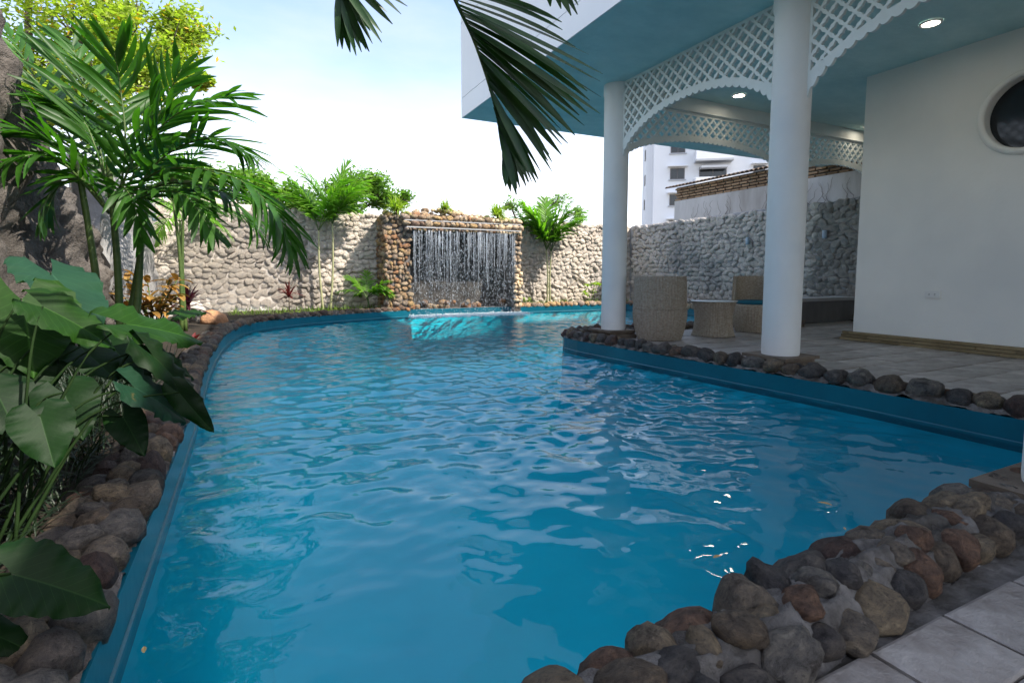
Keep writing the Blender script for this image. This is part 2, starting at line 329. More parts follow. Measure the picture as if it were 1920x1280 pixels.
# ------------------------------------------------------------------ mesh helpers
ORG = {}
class MB:
    def __init__(s): s.v = []; s.f = []; s.uv = None
    def quad(s, a, b, c, d):
        n = len(s.v); s.v += [tuple(a), tuple(b), tuple(c), tuple(d)]; s.f.append((n, n + 1, n + 2, n + 3))
    def box(s, x0, x1, y0, y1, z0, z1):
        n = len(s.v)
        s.v += [(x0, y0, z0), (x1, y0, z0), (x1, y1, z0), (x0, y1, z0), (x0, y0, z1), (x1, y0, z1), (x1, y1, z1), (x0, y1, z1)]
        s.f += [(n, n + 3, n + 2, n + 1), (n + 4, n + 5, n + 6, n + 7), (n, n + 1, n + 5, n + 4), (n + 1, n + 2, n + 6, n + 5), (n + 2, n + 3, n + 7, n + 6), (n + 3, n, n + 4, n + 7)]
    def prism(s, pts, z0, z1):
        n = len(s.v); k = len(pts)
        s.v += [(x, y, z0) for x, y in pts] + [(x, y, z1) for x, y in pts]
        s.f.append(tuple(range(n + k, n + 2 * k))); s.f.append(tuple(range(n + k - 1, n - 1, -1)))
        for i in range(k): j = (i + 1) % k; s.f.append((n + i, n + j, n + k + j, n + k + i))
    def lathe(s, cx, cy, prof, seg=32, rf=None):
        n = len(s.v)
        for r, z in prof:
            for i in range(seg):
                a = 2 * math.pi * i / seg; rr = r + (rf(a, z) if rf else 0)
                s.v.append((cx + rr * math.cos(a), cy + rr * math.sin(a), z))
        for j in range(len(prof) - 1):
            for i in range(seg):
                k = (i + 1) % seg
                s.f.append((n + j * seg + i, n + j * seg + k, n + (j + 1) * seg + k, n + (j + 1) * seg + i))
    def tube(s, pts, radii, seg=8, cap=True):
        pts = [Vector(q) for q in pts]
        if not hasattr(radii, '__len__'): radii = [radii] * len(pts)
        n = len(s.v); ref = Vector((0.31, 0.17, 0.93))
        for i, q in enumerate(pts):
            d = (pts[min(i + 1, len(pts) - 1)] - pts[max(i - 1, 0)]).normalized()
            rf = ref if abs(d.dot(ref)) < 0.9 else Vector((1, 0, 0))
            a = d.cross(rf).normalized(); b = d.cross(a)
            for k in range(seg):
                t = 2 * math.pi * k / seg
                s.v.append(tuple(q + (a * math.cos(t) + b * math.sin(t)) * radii[i]))
        for i in range(len(pts) - 1):
            for k in range(seg):
                l = (k + 1) % seg
                s.f.append((n + i * seg + k, n + i * seg + l, n + (i + 1) * seg + l, n + (i + 1) * seg + k))
        if cap:
            s.f.append(tuple(n + k for k in range(seg - 1, -1, -1))); e = n + (len(pts) - 1) * seg
            s.f.append(tuple(e + k for k in range(seg)))
    def blade(s, p, d, up, L_, W_, droop=0.3, seg=4, fold=0.25, prof=None, twist=0.0):
        """a leaf blade: V-folded strip that starts at p along d and bends towards -Z"""
        d = Vector(d).normalized(); up = Vector(up)
        side = d.cross(up)
        if side.length < 1e-4: side = d.cross(Vector((1, 0, 0.2)))
        side.normalize(); n = len(s.v); q = Vector(p); st = L_ / seg
        prof = prof or (lambda t: (0.35 + 0.65 * min(1, t * 4)) * (1 - t ** 3.0))
        for i in range(seg + 1):
            t = i / seg; w_ = max(W_ * 0.5 * prof(t), 0.0004)
            nn = side.cross(d).normalized(); sd = side * math.cos(twist * t) + nn * math.sin(twist * t)
            s.v += [tuple(q - sd * w_ - nn * w_ * -fold), tuple(q), tuple(q + sd * w_ + nn * w_ * fold)]
            d = (d + Vector((0, 0, -1)) * droop / seg).normalized(); q = q + d * st
            side = (side - d * side.dot(d)).normalized()
        for i in range(seg):
            a = n + 3 * i
            s.f += [(a, a + 1, a + 4, a + 3), (a + 1, a + 2, a + 5, a + 4)]
    def add(s, verts, faces, mat=None):
        n = len(s.v)
        s.v += [tuple(mat @ Vector(q)) for q in verts] if mat is not None else [tuple(q) for q in verts]
        s.f += [tuple(n + i for i in f) for f in faces]
    def mesh(s, name, material, smooth=False, org=(0, 0, 0)):
        me = bpy.data.meshes.new(name)
        ox, oy, oz = org
        me.from_pydata([(x - ox, y - oy, z - oz) for x, y, z in s.v], [], s.f)
        if smooth: me.polygons.foreach_set('use_smooth', [True] * len(me.polygons))
        if s.uv is not None:
            ul = me.uv_layers.new(name='UVMap')
            idx = np.zeros(len(me.loops), dtype=np.int32); me.loops.foreach_get('vertex_index', idx)
            ul.data.foreach_set('uv', np.array(s.uv, dtype=np.float32)[idx].ravel())
        me.materials.append(material); me.update()
        return me
def tag(o, label, cat, group=None, kind=None):
    if label: o['label'] = label
    if cat: o['category'] = cat
    if group: o['group'] = group
    if kind: o['kind'] = kind
    return o
def obj(name, mb, material, parent=None, smooth=False, org=None, kind=None, label=None):
    """one mesh object; the builder holds world coordinates"""
    o_ = ORG[parent.name] if parent is not None else Vector(org or (0, 0, 0))
    o = bpy.data.objects.new(name, mb.mesh(name, material, smooth, o_))
    COL.objects.link(o); ORG[o.name] = o_.copy()
    if parent is not None: o.parent = parent
    else: o.location = o_
    if kind: o['kind'] = kind
    if label: o['label'] = label
    return o
def thing(name, label, cat, loc=(0, 0, 0), group=None):
    o = bpy.data.objects.new(name, None); o.location = loc; o.empty_display_size = 0.1
    COL.objects.link(o); ORG[o.name] = Vector(loc)
    return tag(o, label, cat, group)
def struct(name, mb, material, smooth=False): return obj(name, mb, material, None, smooth, kind='structure')
def inst(name, me, parent, mat):
    o = bpy.data.objects.new(name, me); COL.objects.link(o)
    if parent is not None:
        o.parent = parent; mat = Matrix.Translation(-ORG[parent.name]) @ mat
        ORG[o.name] = ORG[parent.name]
    o.matrix_basis = mat
    return o
def fbm(x, y, z, s=1.0, o=5): return noise.fractal(Vector((x * s, y * s, z * s)), 0.9, 2.1, o)

# rounded cobble shapes, shared by every stone
import bmesh
def cobble(seed, sub, jag=0.22):
    bm = bmesh.new(); bmesh.ops.create_icosphere(bm, subdivisions=sub, radius=1.0)
    rr = random.Random(seed); off = Vector((rr.uniform(0, 50), rr.uniform(0, 50), rr.uniform(0, 50)))
    cuts = [(Vector((rr.gauss(0, 1), rr.gauss(0, 1), rr.gauss(0, 1))).normalized(), rr.uniform(0.72, 0.9)) for _ in range(4)]
    for v in bm.verts:
        n = v.co.normalized(); q = n * (1 + jag * noise.noise(n * 1.1 + off) + jag * 0.35 * noise.noise(n * 2.7 + off))
        for c, h in cuts:
            d = q.dot(c)
            if d > h: q -= c * (d - h) * 0.75
        v.co = q
    vs = [tuple(v.co) for v in bm.verts]; fs = [tuple(x.index for x in f.verts) for f in bm.faces]
    bm.free(); return vs, fs
SH_HI = [cobble(i, 3, 0.34) for i in range(12)]
SH_LO = [cobble(20 + i, 2, 0.3) for i in range(8)]
SH_MIN = [cobble(40 + i, 1, 0.25) for i in range(8)]
_mc = {}
def cob_mesh(shapes, k, material):
    key = (id(shapes), k, material.name)
    if key not in _mc:
        b_ = MB(); b_.add(*shapes[k]); _mc[key] = b_.mesh('stone', material, True)
    return _mc[key]
def place_stones(parent, places, shapes, material, keydist=None, limit=300):
    """places: list of (centre, rotation Euler, scale3). The nearest `limit` are parts, the rest one joined part"""
    places = sorted(places, key=lambda q: (q[0] - camo.location).length)
    for i, (c, e, s) in enumerate(places[:limit]):
        inst('stone', cob_mesh(shapes, random.randrange(len(shapes)), material), parent, Matrix.LocRotScale(c, e, s))
    if len(places) > limit:
        b_ = MB()
        for c, e, s in places[limit:]: b_.add(*shapes[random.randrange(len(shapes))], Matrix.LocRotScale(c, e, s))
        obj('small_stone', b_, material, parent, True, kind='stuff')

# ------------------------------------------------------------------ pool outline (inner face of the blue wall, z = 0 at its top)
def catmull(P, n=6):
    out = []
    for i in range(len(P) - 1):
        p0, p1, p2, p3 = P[max(i - 1, 0)], P[i], P[i + 1], P[min(i + 2, len(P) - 1)]
        for k in range(n):
            t = k / n
            out.append(tuple(0.5 * (2 * p1[j] + (p2[j] - p0[j]) * t + (2 * p0[j] - 5 * p1[j] + 4 * p2[j] - p3[j]) * t * t + (3 * p1[j] - p0[j] - 3 * p2[j] + p3[j]) * t ** 3) for j in (0, 1)))
    out.append(tuple(P[-1])); return out
WZ = -0.15
LEFT = catmull([(-0.36, 0.88), (-0.36, 2.5), (-0.37, 4.0), (-0.41, 6.0), (-0.40, 7.6), (-0.33, 9.0), (-0.12, 10.4), (0.35, 11.3), (1.25, 12.0), (2.4, 12.55), (3.5, 12.95)], 6)
RECESS = [(3.5, 12.95), (3.55, 12.97), (3.6, 13.25), (6.4, 13.25), (6.45, 13.0), (6.55, 12.98)]
FAR = catmull([(6.55, 12.98), (8.0, 12.98), (9.4, 12.9), (10.1, 12.75), (10.3, 12.3)], 4)
EAST = [(10.3, 12.3), (10.3, 6.85)]
NORTHT = [(10.3, 6.85), (4.75, 6.85)]
CORNER = catmull([(4.75, 6.85), (4.25, 6.75), (3.98, 6.45), (3.92, 6.0)], 5)
RIGHT = catmull([(3.92, 6.0), (4.02, 4.7), (4.12, 3.5), (4.2, 2.4), (4.22, 1.0)], 5)
NEAR = catmull([(4.22, 1.0), (3.1, 1.01), (2.2, 1.03), (1.4, 0.97), (0.6, 0.90), (-0.36, 0.88)], 5)
outline = []
for seg in (LEFT, RECESS, FAR, EAST, NORTHT, CORNER, RIGHT, NEAR):
    for q in seg:
        if not outline or (Vector(q) - Vector(outline[-1])).length > 1e-4: outline.append(q)
outline.pop()
NP = len(outline)
def inset(pts, d):
    out = []; n = len(pts)
    for i in range(n):
        a, b_, c = Vector(pts[i - 1]), Vector(pts[i]), Vector(pts[(i + 1) % n])
        t1 = (b_ - a).normalized(); t2 = (c - b_).normalized()
        n1 = Vector((t1.y, -t1.x)); n2 = Vector((t2.y, -t2.x)); m_ = (n1 + n2)
        m_ = m_ / max(0.35, m_.length_squared / 2) ; out.append(tuple(b_ + m_ * d / 1.0 * 0.5 * (2 if m_.length < 1.5 else 1)))
    return out
# orientation: outline runs clockwise seen from above -> inner side is to the right of travel
ins = inset(outline, 0.007)
b_ = MB(); n0 = 0
rings = [(outline, 0.012), (outline, -0.125), (ins, -0.132), (ins, -0.19)]  # slim ledge added at the waterline, shaped to catch a pale line of sky
for pts, z in rings: b_.v += [(x, y, z) for x, y in pts]
for j in range(3):
    for i in range(NP):
        k = (i + 1) % NP; b_.f.append((j * NP + i, j * NP + k, (j + 1) * NP + k, (j + 1) * NP + i))
out_o = inset(outline, -0.06)
b_.v += [(x, y, 0.012) for x, y in out_o]; n4 = 4 * NP
for i in range(NP):
    k = (i + 1) % NP; b_.f.append((i, n4 + i, n4 + k, k))
struct('pool_wall', b_, M['pool'], True).data.polygons.foreach_set('use_smooth', [False] * (4 * NP))
b_ = MB(); cove = [(0.007, -0.19), (0.03, -0.8), (0.07, -1.05), (0.16, -1.22), (0.28, -1.30), (0.4, -1.336)]
for d_, z in cove: b_.v += [(x, y, z) for x, y in inset(outline, d_)]
for j in range(5):
    for i in range(NP): k = (i + 1) % NP; b_.f.append((j * NP + i, j * NP + k, (j + 1) * NP + k, (j + 1) * NP + i))
n = len(b_.v); b_.v += [(x, y, -1.34) for x, y in inset(outline, -0.02)]; b_.f.append(tuple(range(n, n + NP)))
struct('pool_floor', b_, M['pool_floor'], True)

# ------------------------------------------------------------------ water surface: a real rippled sheet
def ripple_grid(x0, x1, y0, y1, st):
    nx = int((x1 - x0) / st) + 1; ny = int((y1 - y0) / st) + 1
    X, Y = np.meshgrid(np.linspace(x0, x1, nx), np.linspace(y0, y1, ny))
    Z = np.zeros_like(X); r_ = np.random.default_rng(11)
    A = 0.75 + 0.35 * np.sin(X * 0.9 + 1.0) * np.cos(Y * 0.7) + 0.35 * np.exp(-((X - 2.4) ** 2 + (Y - 4.2) ** 2) / 5.0)
    A *= np.clip(0.36 + (Y - 1.4) * 0.48, 0.30, 1.45)
    for i in range(110):
        lam = 0.085 * (6.5 ** r_.random()); th = r_.normal(R(72), R(48)) if i % 3 else r_.random() * 6.28
        k = 2 * math.pi / lam; slope = 0.019 * (lam / 0.5) ** 0.1
        wx = X + 0.12 * np.sin(Y * 2.1 + i) ; wy = Y + 0.12 * np.sin(X * 1.7 + i * 2)
        ph = k * (wx * math.cos(th) + wy * math.sin(th)) + r_.random() * 6.28
        Z += slope / k * np.sin(ph)
    Z *= A
    for cx, amp, lam in ((4.2, 0.003, 0.3), (5.1, 0.003, 0.24), (5.9, 0.0025, 0.27)):
        D = np.hypot(X - cx, Y - 12.7); Z += amp * np.sin(2 * math.pi * D / lam) * np.exp(-D / 1.6)
    return nx, ny, np.stack([X, Y, Z + WZ], -1)
def inside(pts, X, Y):
    r_ = np.zeros(X.shape, bool); n = len(pts)
    for i in range(n):
        x1, y1 = pts[i]; x2, y2 = pts[(i + 1) % n]
        if y1 == y2: continue
        c = ((y1 > Y) != (y2 > Y)) & (X < (x2 - x1) * (Y - y1) / (y2 - y1) + x1); r_ ^= c
    return r_
nx, ny, G = ripple_grid(-0.6, 10.5, 0.8, 13.4, 0.023)
wide = inset(outline, -0.035)
ok = inside(wide, G[..., 0], G[..., 1])
ii, jj = np.meshgrid(np.arange(ny - 1), np.arange(nx - 1), indexing='ij')
keep = ok[:-1, :-1] | ok[1:, :-1] | ok[:-1, 1:] | ok[1:, 1:]
ii, jj = ii[keep], jj[keep]
F_ = np.stack([ii * nx + jj, ii * nx + jj + 1, (ii + 1) * nx + jj + 1, (ii + 1) * nx + jj], -1)
used = np.unique(F_); remap = np.full(nx * ny, -1); remap[used] = np.arange(len(used))
me = bpy.data.meshes.new('water')
me.from_pydata(G.reshape(-1, 3)[used].tolist(), [], remap[F_].tolist())
me.polygons.foreach_set('use_smooth', [True] * len(me.polygons)); me.materials.append(M['water'])
wobj = bpy.data.objects.new('water', me); COL.objects.link(wobj); wobj['kind'] = 'structure'

# ------------------------------------------------------------------ ground, beds, terrace slab
b_ = MB(); G0, G1 = -300, 400
for x0, x1, y0, y1 in ((G0, -2.2, G0, G1), (11.3, G1, G0, G1), (-2.2, 11.3, 14.0, G1), (-2.2, 11.3, G0, -6.0)):
    b_.quad((x0, y0, -0.06), (x1, y0, -0.06), (x1, y1, -0.06), (x0, y1, -0.06))
struct('ground', b_, M['ground'])
def strip_between(pa, pb, za, zb, bm_=None, n=5, amp=0.03):
    """uneven soil sheet between two polylines of equal length"""
    b_ = bm_ or MB(); m_ = len(pa); s0 = len(b_.v)
    for i in range(m_):
        for k in range(n + 1):
            t = k / n; x = pa[i][0] * (1 - t) + pb[i][0] * t; y = pa[i][1] * (1 - t) + pb[i][1] * t
            b_.v.append((x, y, za + (zb - za) * t + amp * noise.noise(Vector((x * 2, y * 2, 0)))))
    for i in range(m_ - 1):
        for k in range(n):
            a = s0 + i * (n + 1) + k; b_.f.append((a, a + 1, a + n + 2, a + n + 1))
    return b_
lp = [q for q in inset(outline, -0.05)][:len(LEFT)]
lp = [(-0.41, -6.0), (-0.41, -3.0), (-0.41, 0.0)] + lp
bp = [(-2.2, q[1]) if q[1] < 9 else (-2.2 + (i - 0) * 0, q[1]) for i, q in enumerate(lp)]
bp = []
for x, y in lp:
    t = min(1, max(0, (y - 9.0) / 4.0)); bp.append((-2.2 + (x + 2.2) * t ** 1.2, min(14.0, y + (14.0 - y) * t ** 0.8)))
struct('planting_bed', strip_between(lp, bp, 0.0, 0.07), M['soil'], True)
fp = inset(outline, -0.05)[len(LEFT) + len(RECESS) - 3: len(LEFT) + len(RECESS) + len(FAR) - 3]
fp = [(6.6, 13.0), (8.0, 13.03), (9.4, 12.95), (10.15, 12.8), (10.35, 12.3), (10.35, 9.0), (10.35, 6.0)]
gp = [(6.6, 14.0), (8.0, 14.0), (9.4, 14.0), (10.6, 14.0), (11.3, 13.6), (11.3, 9.0), (11.3, 6.0)]
struct('planting_bed', strip_between(fp, gp, 0.0, 0.06), M['soil'], True)
b_ = MB(); TZ = -0.007
rp_ = inset(outline, -0.03)
poly = [(-0.38, -6.0), (-0.38, 0.83)] + [(x, y - 0.03) for x, y in reversed(NEAR[1:-1])] + [(4.25, 1.02)] + [(x + 0.03, y) for x, y in reversed(RIGHT[1:-1])] + [(3.95, 6.0)] + [(x + 0.03, y - 0.03) for x, y in reversed(CORNER[:-1])] + [(10.33, 6.82), (11.3, 6.82), (11.3, -6.0)]
b_.v = [(x, y, TZ) for x, y in poly]; b_.f = [tuple(range(len(poly) - 1, -1, -1))]
terr = struct('terrace_floor', b_, M['mortar'])
# slate tiles set in courses
def tiles(x0, x1, y0, y1, dy, wmin, wmax, clip=None, axis=0):
    y = y0
    while y < y1 - 0.02:
        hgt = min(dy * random.uniform(0.8, 1.2), y1 - y); x = x0 - random.uniform(0, wmin * 0.6)
        while x < x1 - 0.02:
            wd = random.uniform(wmin, wmax); xa, xb = max(x, x0), min(x + wd, x1)
            if xb - xa > 0.06:
                g = 0.005; top = 0.004 + random.uniform(-0.003, 0.003)
                b_ = MB(); cx, cy = (xa + xb) / 2, y + hgt / 2; hx, hy = (xb - xa) / 2 - g, hgt / 2 - g
                j = lambda: random.uniform(-0.004, 0.004)
                pts = [(-hx + j(), -hy + j()), (hx + j(), -hy + j()), (hx + j(), hy + j()), (-hx + j(), hy + j())]
                n = 0
                b_.v = [(cx + a, cy + c, TZ - 0.01) for a, c in pts] + [(cx + a, cy + c, top - 0.003) for a, c in pts] + [(cx + a * (1 - 0.008 / hx), cy + c * (1 - 0.008 / hy), top + random.uniform(-0.0012, 0.0012)) for a, c in pts]
                for r0 in (0, 4):
                    for i in range(4): k = (i + 1) % 4; b_.f.append((r0 + i, r0 + k, r0 + 4 + k, r0 + 4 + i))
                b_.f.append((8, 9, 10, 11))
                me = b_.mesh('tile', M['tile'], False, (cx, cy, 0))
                o = bpy.data.objects.new('tile', me); COL.objects.link(o); o.parent = terr; o.location = (cx, cy, 0)
            x += wd
        y += hgt
tiles(-0.1, 4.46, -0.5, 0.72, 0.19, 0.22, 0.42)
tiles(4.46, 7.36, 0.0, 6.55, 0.38, 0.34, 0.62)
tiles(7.36, 10.9, 4.75, 6.38, 0.4, 0.36, 0.62)

# ------------------------------------------------------------------ stone copings
def coping(label, path, width, height, parent_loc, rows, sz, inner=0.0, side=-1, shapes=SH_HI, mat='river_stone', group='stone copings round the pool'):
    """path = pool-side edge; the bed spreads to the outer side"""
    t = thing('stone_coping', label, 'coping', parent_loc, group)
    P = [Vector((x, y, 0)) for x, y in path]
    ln = [0]
    for i in range(1, len(P)): ln.append(ln[-1] + (P[i] - P[i - 1]).length)
    tot = ln[-1]
    def at(s):
        s = max(0, min(tot - 1e-5, s))
        for i in range(1, len(P)):
            if ln[i] >= s:
                u_ = (s - ln[i - 1]) / max(1e-6, ln[i] - ln[i - 1]); q = P[i - 1].lerp(P[i], u_)
                i0, i1 = max(i - 2, 0), min(i + 1, len(P) - 1)
                d = (P[i1] - P[i0]).normalized(); return q, Vector((d.y, -d.x, 0)) * side, d
    # mortar bed
    b_ = MB(); ns = max(6, int(tot / 0.022)); K = 16
    for i in range(ns + 1):
        q, nn, d = at(tot * i / ns)
        for k in range(K + 1):
            u_ = k / K; off = 0.004 + (width - 0.004) * u_
            h = height * (math.sin(math.pi * min(1, u_ * 1.04 + 0.02)) ** 0.55 if 0 < u_ < 1 else 0) + (0.015 if u_ == 0 else -0.01 if u_ == 1 else 0)
            c = q + nn * off
            b_.v.append((c.x, c.y, h + 0.028 * fbm(c.x, c.y, u_, 9, 5) + 0.010 * fbm(c.x, c.y, u_, 38, 3) * (1 if 0 < u_ < 1 else 0)))
    for i in range(ns):
        for k in range(K):
            a = i * (K + 1) + k; b_.f.append((a, a + 1, a + K + 2, a + K + 1))
    obj('mortar_bed', b_, M['mortar'], t, True)
    pl = []
    for (uo, hz, sc, flat) in rows:
        s = random.uniform(0, sz)
        while s < tot:
            L_ = sz * sc * random.uniform(0.75, 1.45)
            q, nn, d = at(s + L_ / 2)
            if s + L_ * 0.5 > tot: break
            c = q + nn * (uo * width + random.uniform(-0.015, 0.015)) + Vector((0, 0, hz + random.uniform(-0.012, 0.016)))
            sx = L_ * 0.54; sy = sz * sc * random.uniform(0.42, 0.62); szz = sz * sc * flat * random.uniform(0.4, 0.6)
            e = Euler((random.uniform(-0.35, 0.35), random.uniform(-0.3, 0.3), math.atan2(d.y, d.x) + random.uniform(-0.4, 0.4)))
            pl.append((c, e, Vector((sx, sy, szz)))); s += L_ * random.uniform(0.92, 1.08)
    place_stones(t, pl, shapes, M[mat])
    return t
coping('near river stone coping between the pool and the slate terrace at lower right', list(reversed(NEAR)), 0.235, 0.105, (1.5, 0.9, 0),
       [(0.22, 0.05, 0.95, 1.0), (0.53, 0.08, 0.7, 0.8), (0.84, 0.035, 0.8, 1.0)], 0.145, side=1 if False else 1)
coping('river stone coping along the terrace edge under the two white columns', list(RIGHT), 0.24, 0.05, (4.15, 3, 0),
       [(0.38, 0.055, 0.95, 1.0), (0.82, 0.04, 0.7, 0.9)], 0.175, side=-1)
coping('river stone coping turning the terrace corner beside the rattan chairs', list(NORTHT) + list(CORNER)[1:], 0.22, 0.05, (4.6, 6.7, 0),
       [(0.36, 0.05, 0.9, 1.0), (0.8, 0.04, 0.75, 0.9)], 0.16, side=-1)
lw = LEFT[:50]
coping('curving left river stone coping beside the elephant ear plants', list(LEFT)[:-2], 0.27, 0.06, (-0.5, 5, 0),
       [(0.22, 0.045, 0.9, 1.0), (0.52, 0.07, 0.75, 0.8), (0.84, 0.03, 0.85, 1.0)], 0.155, side=-1, shapes=SH_LO)
coping('far stone coping at the foot of the sunlit wall right of the waterfall', list(FAR) + [(10.3, 10.0), (10.3, 7.0)], 0.22, 0.05, (8.5, 13, 0),
       [(0.3, 0.045, 1.0, 1.0), (0.75, 0.05, 0.9, 1.0)], 0.17, side=-1, shapes=SH_LO, mat='warm_stone')

# ------------------------------------------------------------------ stone-faced garden walls
def wall_slab(b_, p0, p1, thick, ztop, n=60, nz_=16, amp=0.02):
    p0, p1 = Vector(p0), Vector(p1); d = (p1 - p0); ln = d.length; d.normalize(); nn = Vector((d.y, -d.x, 0))
    s0 = len(b_.v)
    for i in range(n + 1):
        c = p0 + d * ln * i / n; zt = ztop(i / n)
        prof = [(0, zt * k / nz_) for k in range(nz_)] + [(0, zt - 0.03), (0.05, zt + 0.015), (thick - 0.05, zt + 0.015), (thick, zt - 0.03), (thick, -0.1)]
        for off, z in prof:
            q = c - nn * off; a = amp * fbm(q.x, q.y, z, 2.5, 5)
            q = q + nn * a if off < thick / 2 else q - nn * a
            b_.v.append((q.x, q.y, z + (a if z > zt - 0.1 else 0) - (0.1 if z == 0 else 0)))
    K = nz_ + 5
    for i in range(n):
        for k in range(K - 1):
            a = s0 + i * K + k; b_.f.append((a, a + 1, a + K + 1, a + K))
    for e in (0, n): b_.f.append(tuple(s0 + e * K + k for k in range(K)))
def wall_stones(p0, p1, ztop, sw, sh_, depth=0.05, skip=None, top=True):
    p0, p1 = Vector(p0), Vector(p1); d = p1 - p0; ln = d.length; d.normalize(); nn = Vector((d.y, -d.x, 0)); pl = []
    z = sh_ * 0.4; row = 0
    while True:
        s = random.uniform(-sw * 0.5, 0); any_ = False
        while s < ln:
            w_ = sw * random.uniform(0.45, 1.6); c = s + w_ / 2; s += w_ * 0.93
            if c < 0 or c > ln: continue
            zt = ztop(c / ln); zc = z + random.uniform(-0.25, 0.25) * sh_
            if zc > zt + 0.01: continue
            any_ = True
            q = p0 + d * c
            if skip and skip(q, zc): continue
            q = q + nn * random.uniform(-0.035, 0.0) + Vector((0, 0, zc))
            e = Euler((random.uniform(-0.25, 0.25), random.uniform(-0.6, 0.6), math.atan2(d.y, d.x) + random.uniform(-0.25, 0.25)))
            pl.append((q, e, Vector((w_ * 0.58, depth * random.uniform(0.5, 1.4), sh_ * random.uniform(0.42, 0.8)))))
        if not any_: break
        z += sh_ * 0.93
    return pl
ft = lambda t: 2.40 + 0.05 * noise.noise(Vector((t * 9, 0, 3))) + (0.1 if t < 0.2 else 0)
t = thing('stone_wall', 'sunlit pale stone garden wall behind the waterfall and the palms', 'wall', (4.5, 13.9, 0))
b_ = MB(); wall_slab(b_, (-2.0, 13.85, 0), (11.05, 13.85, 0), 0.25, ft, 110, 18, 0.03); obj('wall_core', b_, M['cement_wall'], t, True)
place_stones(t, wall_stones((-1.9, 13.83, 0), (11.0, 13.83, 0), ft, 0.18, 0.125, 0.042, skip=lambda q, z: 3.3 < q.x < 6.6 and z < 2.2), SH_LO, M['wall_stone'])
rt = lambda t: 2.42 + 0.05 * noise.noise(Vector((t * 7, 4, 3)))
t = thing('stone_wall', 'shaded grey cobbled garden wall behind the rattan furniture', 'wall', (11.1, 9, 0))
b_ = MB(); wall_slab(b_, (11.0, 13.83, 0), (11.0, 4.6, 0), 0.25, rt, 80, 16, 0.02); obj('wall_core', b_, M['cement_grey'], t, True)
place_stones(t, [q for q in wall_stones((10.98, 13.7, 0), (10.98, 5.0, 0), rt, 0.185, 0.13, 0.05)], SH_LO, M['wall_stone_grey'])
lt = lambda t: 2.5 + 0.06 * noise.noise(Vector((t * 5, 8, 3)))
b_ = MB(); wall_slab(b_, (-1.82, 9.2, 0), (-1.82, 13.9, 0), 0.3, lt, 60, 22, 0.09)
tag(obj('rendered_wall', b_, M['cement_grey'], None, True, (-1.9, 11.5, 0)), 'rough grey cement side wall behind the left palms', 'wall')

# big sculpted rock face at left: broad, leaning, tapering towards the far wall
b_ = MB(); ny_, nz_ = 130, 70
prof_pts = [(-3.5, 3.7), (4.0, 3.7), (5.2, 3.45), (6.42, 3.12), (7.84, 2.3), (8.7, 1.7), (9.46, 1.05), (10.0, 0.45), (10.3, 0.0)]
def rock_top(y):
    for (a, h), (c, g) in zip(prof_pts, prof_pts[1:]):
        if a <= y <= c: return h + (g - h) * (y - a) / (c - a)
    return 0
for i in range(ny_ + 1):
    t_ = i / ny_; y = -3.5 + 13.8 * (1 - (1 - t_) ** 1.5); h = rock_top(y) + 0.10 * fbm(0, y, 0, 1.3)
    for k in range(nz_ + 1):
        u_ = k / nz_
        if u_ < 0.72: z = h * u_ / 0.72; xo = -0.18 * (u_ / 0.72) ** 2
        else:
            a = (u_ - 0.72) / 0.28; z = h - (a * 0.15) ** 2 * h; xo = -0.18 - a * 0.7
        q = Vector((-1.72 + xo, y, z))
        r1 = noise.ridged_multi_fractal(q * 1.1, 1.0, 2.2, 6, 0.9, 2.0)
        a = 0.20 * (r1 - 1.0) + 0.09 * fbm(q.x, q.y, q.z, 3.2, 5) + 0.04 * fbm(q.x, q.y, q.z, 11, 4)
        b_.v.append((q.x + a * (1 if u_ < 0.8 else 0.3), q.y, max(q.z + a * 0.35, -0.05) if k else -0.1))
for i in range(ny_):
    for k in range(nz_):
        a = i * (nz_ + 1) + k; b_.f.append((a, a + 1, a + nz_ + 2, a + nz_ + 1))
n = len(b_.v); K = nz_ + 1
for i in range(ny_ + 1): x, y, z = b_.v[i * K + nz_]; b_.v.append((x - 0.05, y, -0.1))
for i in range(ny_): b_.f.append((i * K + nz_, n + i, n + i + 1, (i + 1) * K + nz_))
tag(obj('rock_wall', b_, M['rock'], None, True, (-1.9, 5, 0)), 'tall dark craggy rock face sloping down behind the big left palm', 'rock')

# ------------------------------------------------------------------ waterfall
wf = thing('waterfall', 'stone framed wall of falling water at the far end of the pool', 'waterfall', (5.0, 13.2, 0))
X0, X1 = 3.56, 6.42
b_ = MB()
b_.box(2.98, X0, 12.98, 13.8, -0.1, 2.25); b_.box(X1, 6.62, 12.98, 13.8, -0.1, 2.25)
b_.box(X0, X1, 13.72, 13.9, -0.02, 2.2)
b_.box(X0, X1, 12.86, 13.72, 2.0, 2.27)
b_.box(X0, X1, 13.28, 13.72, -0.3, 0.014)
obj('frame_core', b_, M['mortar'], wf)
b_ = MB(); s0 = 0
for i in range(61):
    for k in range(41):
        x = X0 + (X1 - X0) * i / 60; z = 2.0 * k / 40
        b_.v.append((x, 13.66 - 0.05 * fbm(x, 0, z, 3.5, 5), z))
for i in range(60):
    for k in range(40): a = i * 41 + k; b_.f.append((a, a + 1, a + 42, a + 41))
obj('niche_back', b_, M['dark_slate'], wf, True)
b_ = MB()
for (x0, x1, y0, z0, z1) in ((3.44, 6.52, 12.78, 2.03, 2.06), (3.40, 6.56, 12.82, 2.20, 2.225)): b_.box(x0, x1, y0, 13.7, z0, z1)
obj('ledge_slab', b_, M['bench_top'], wf)
pl = []
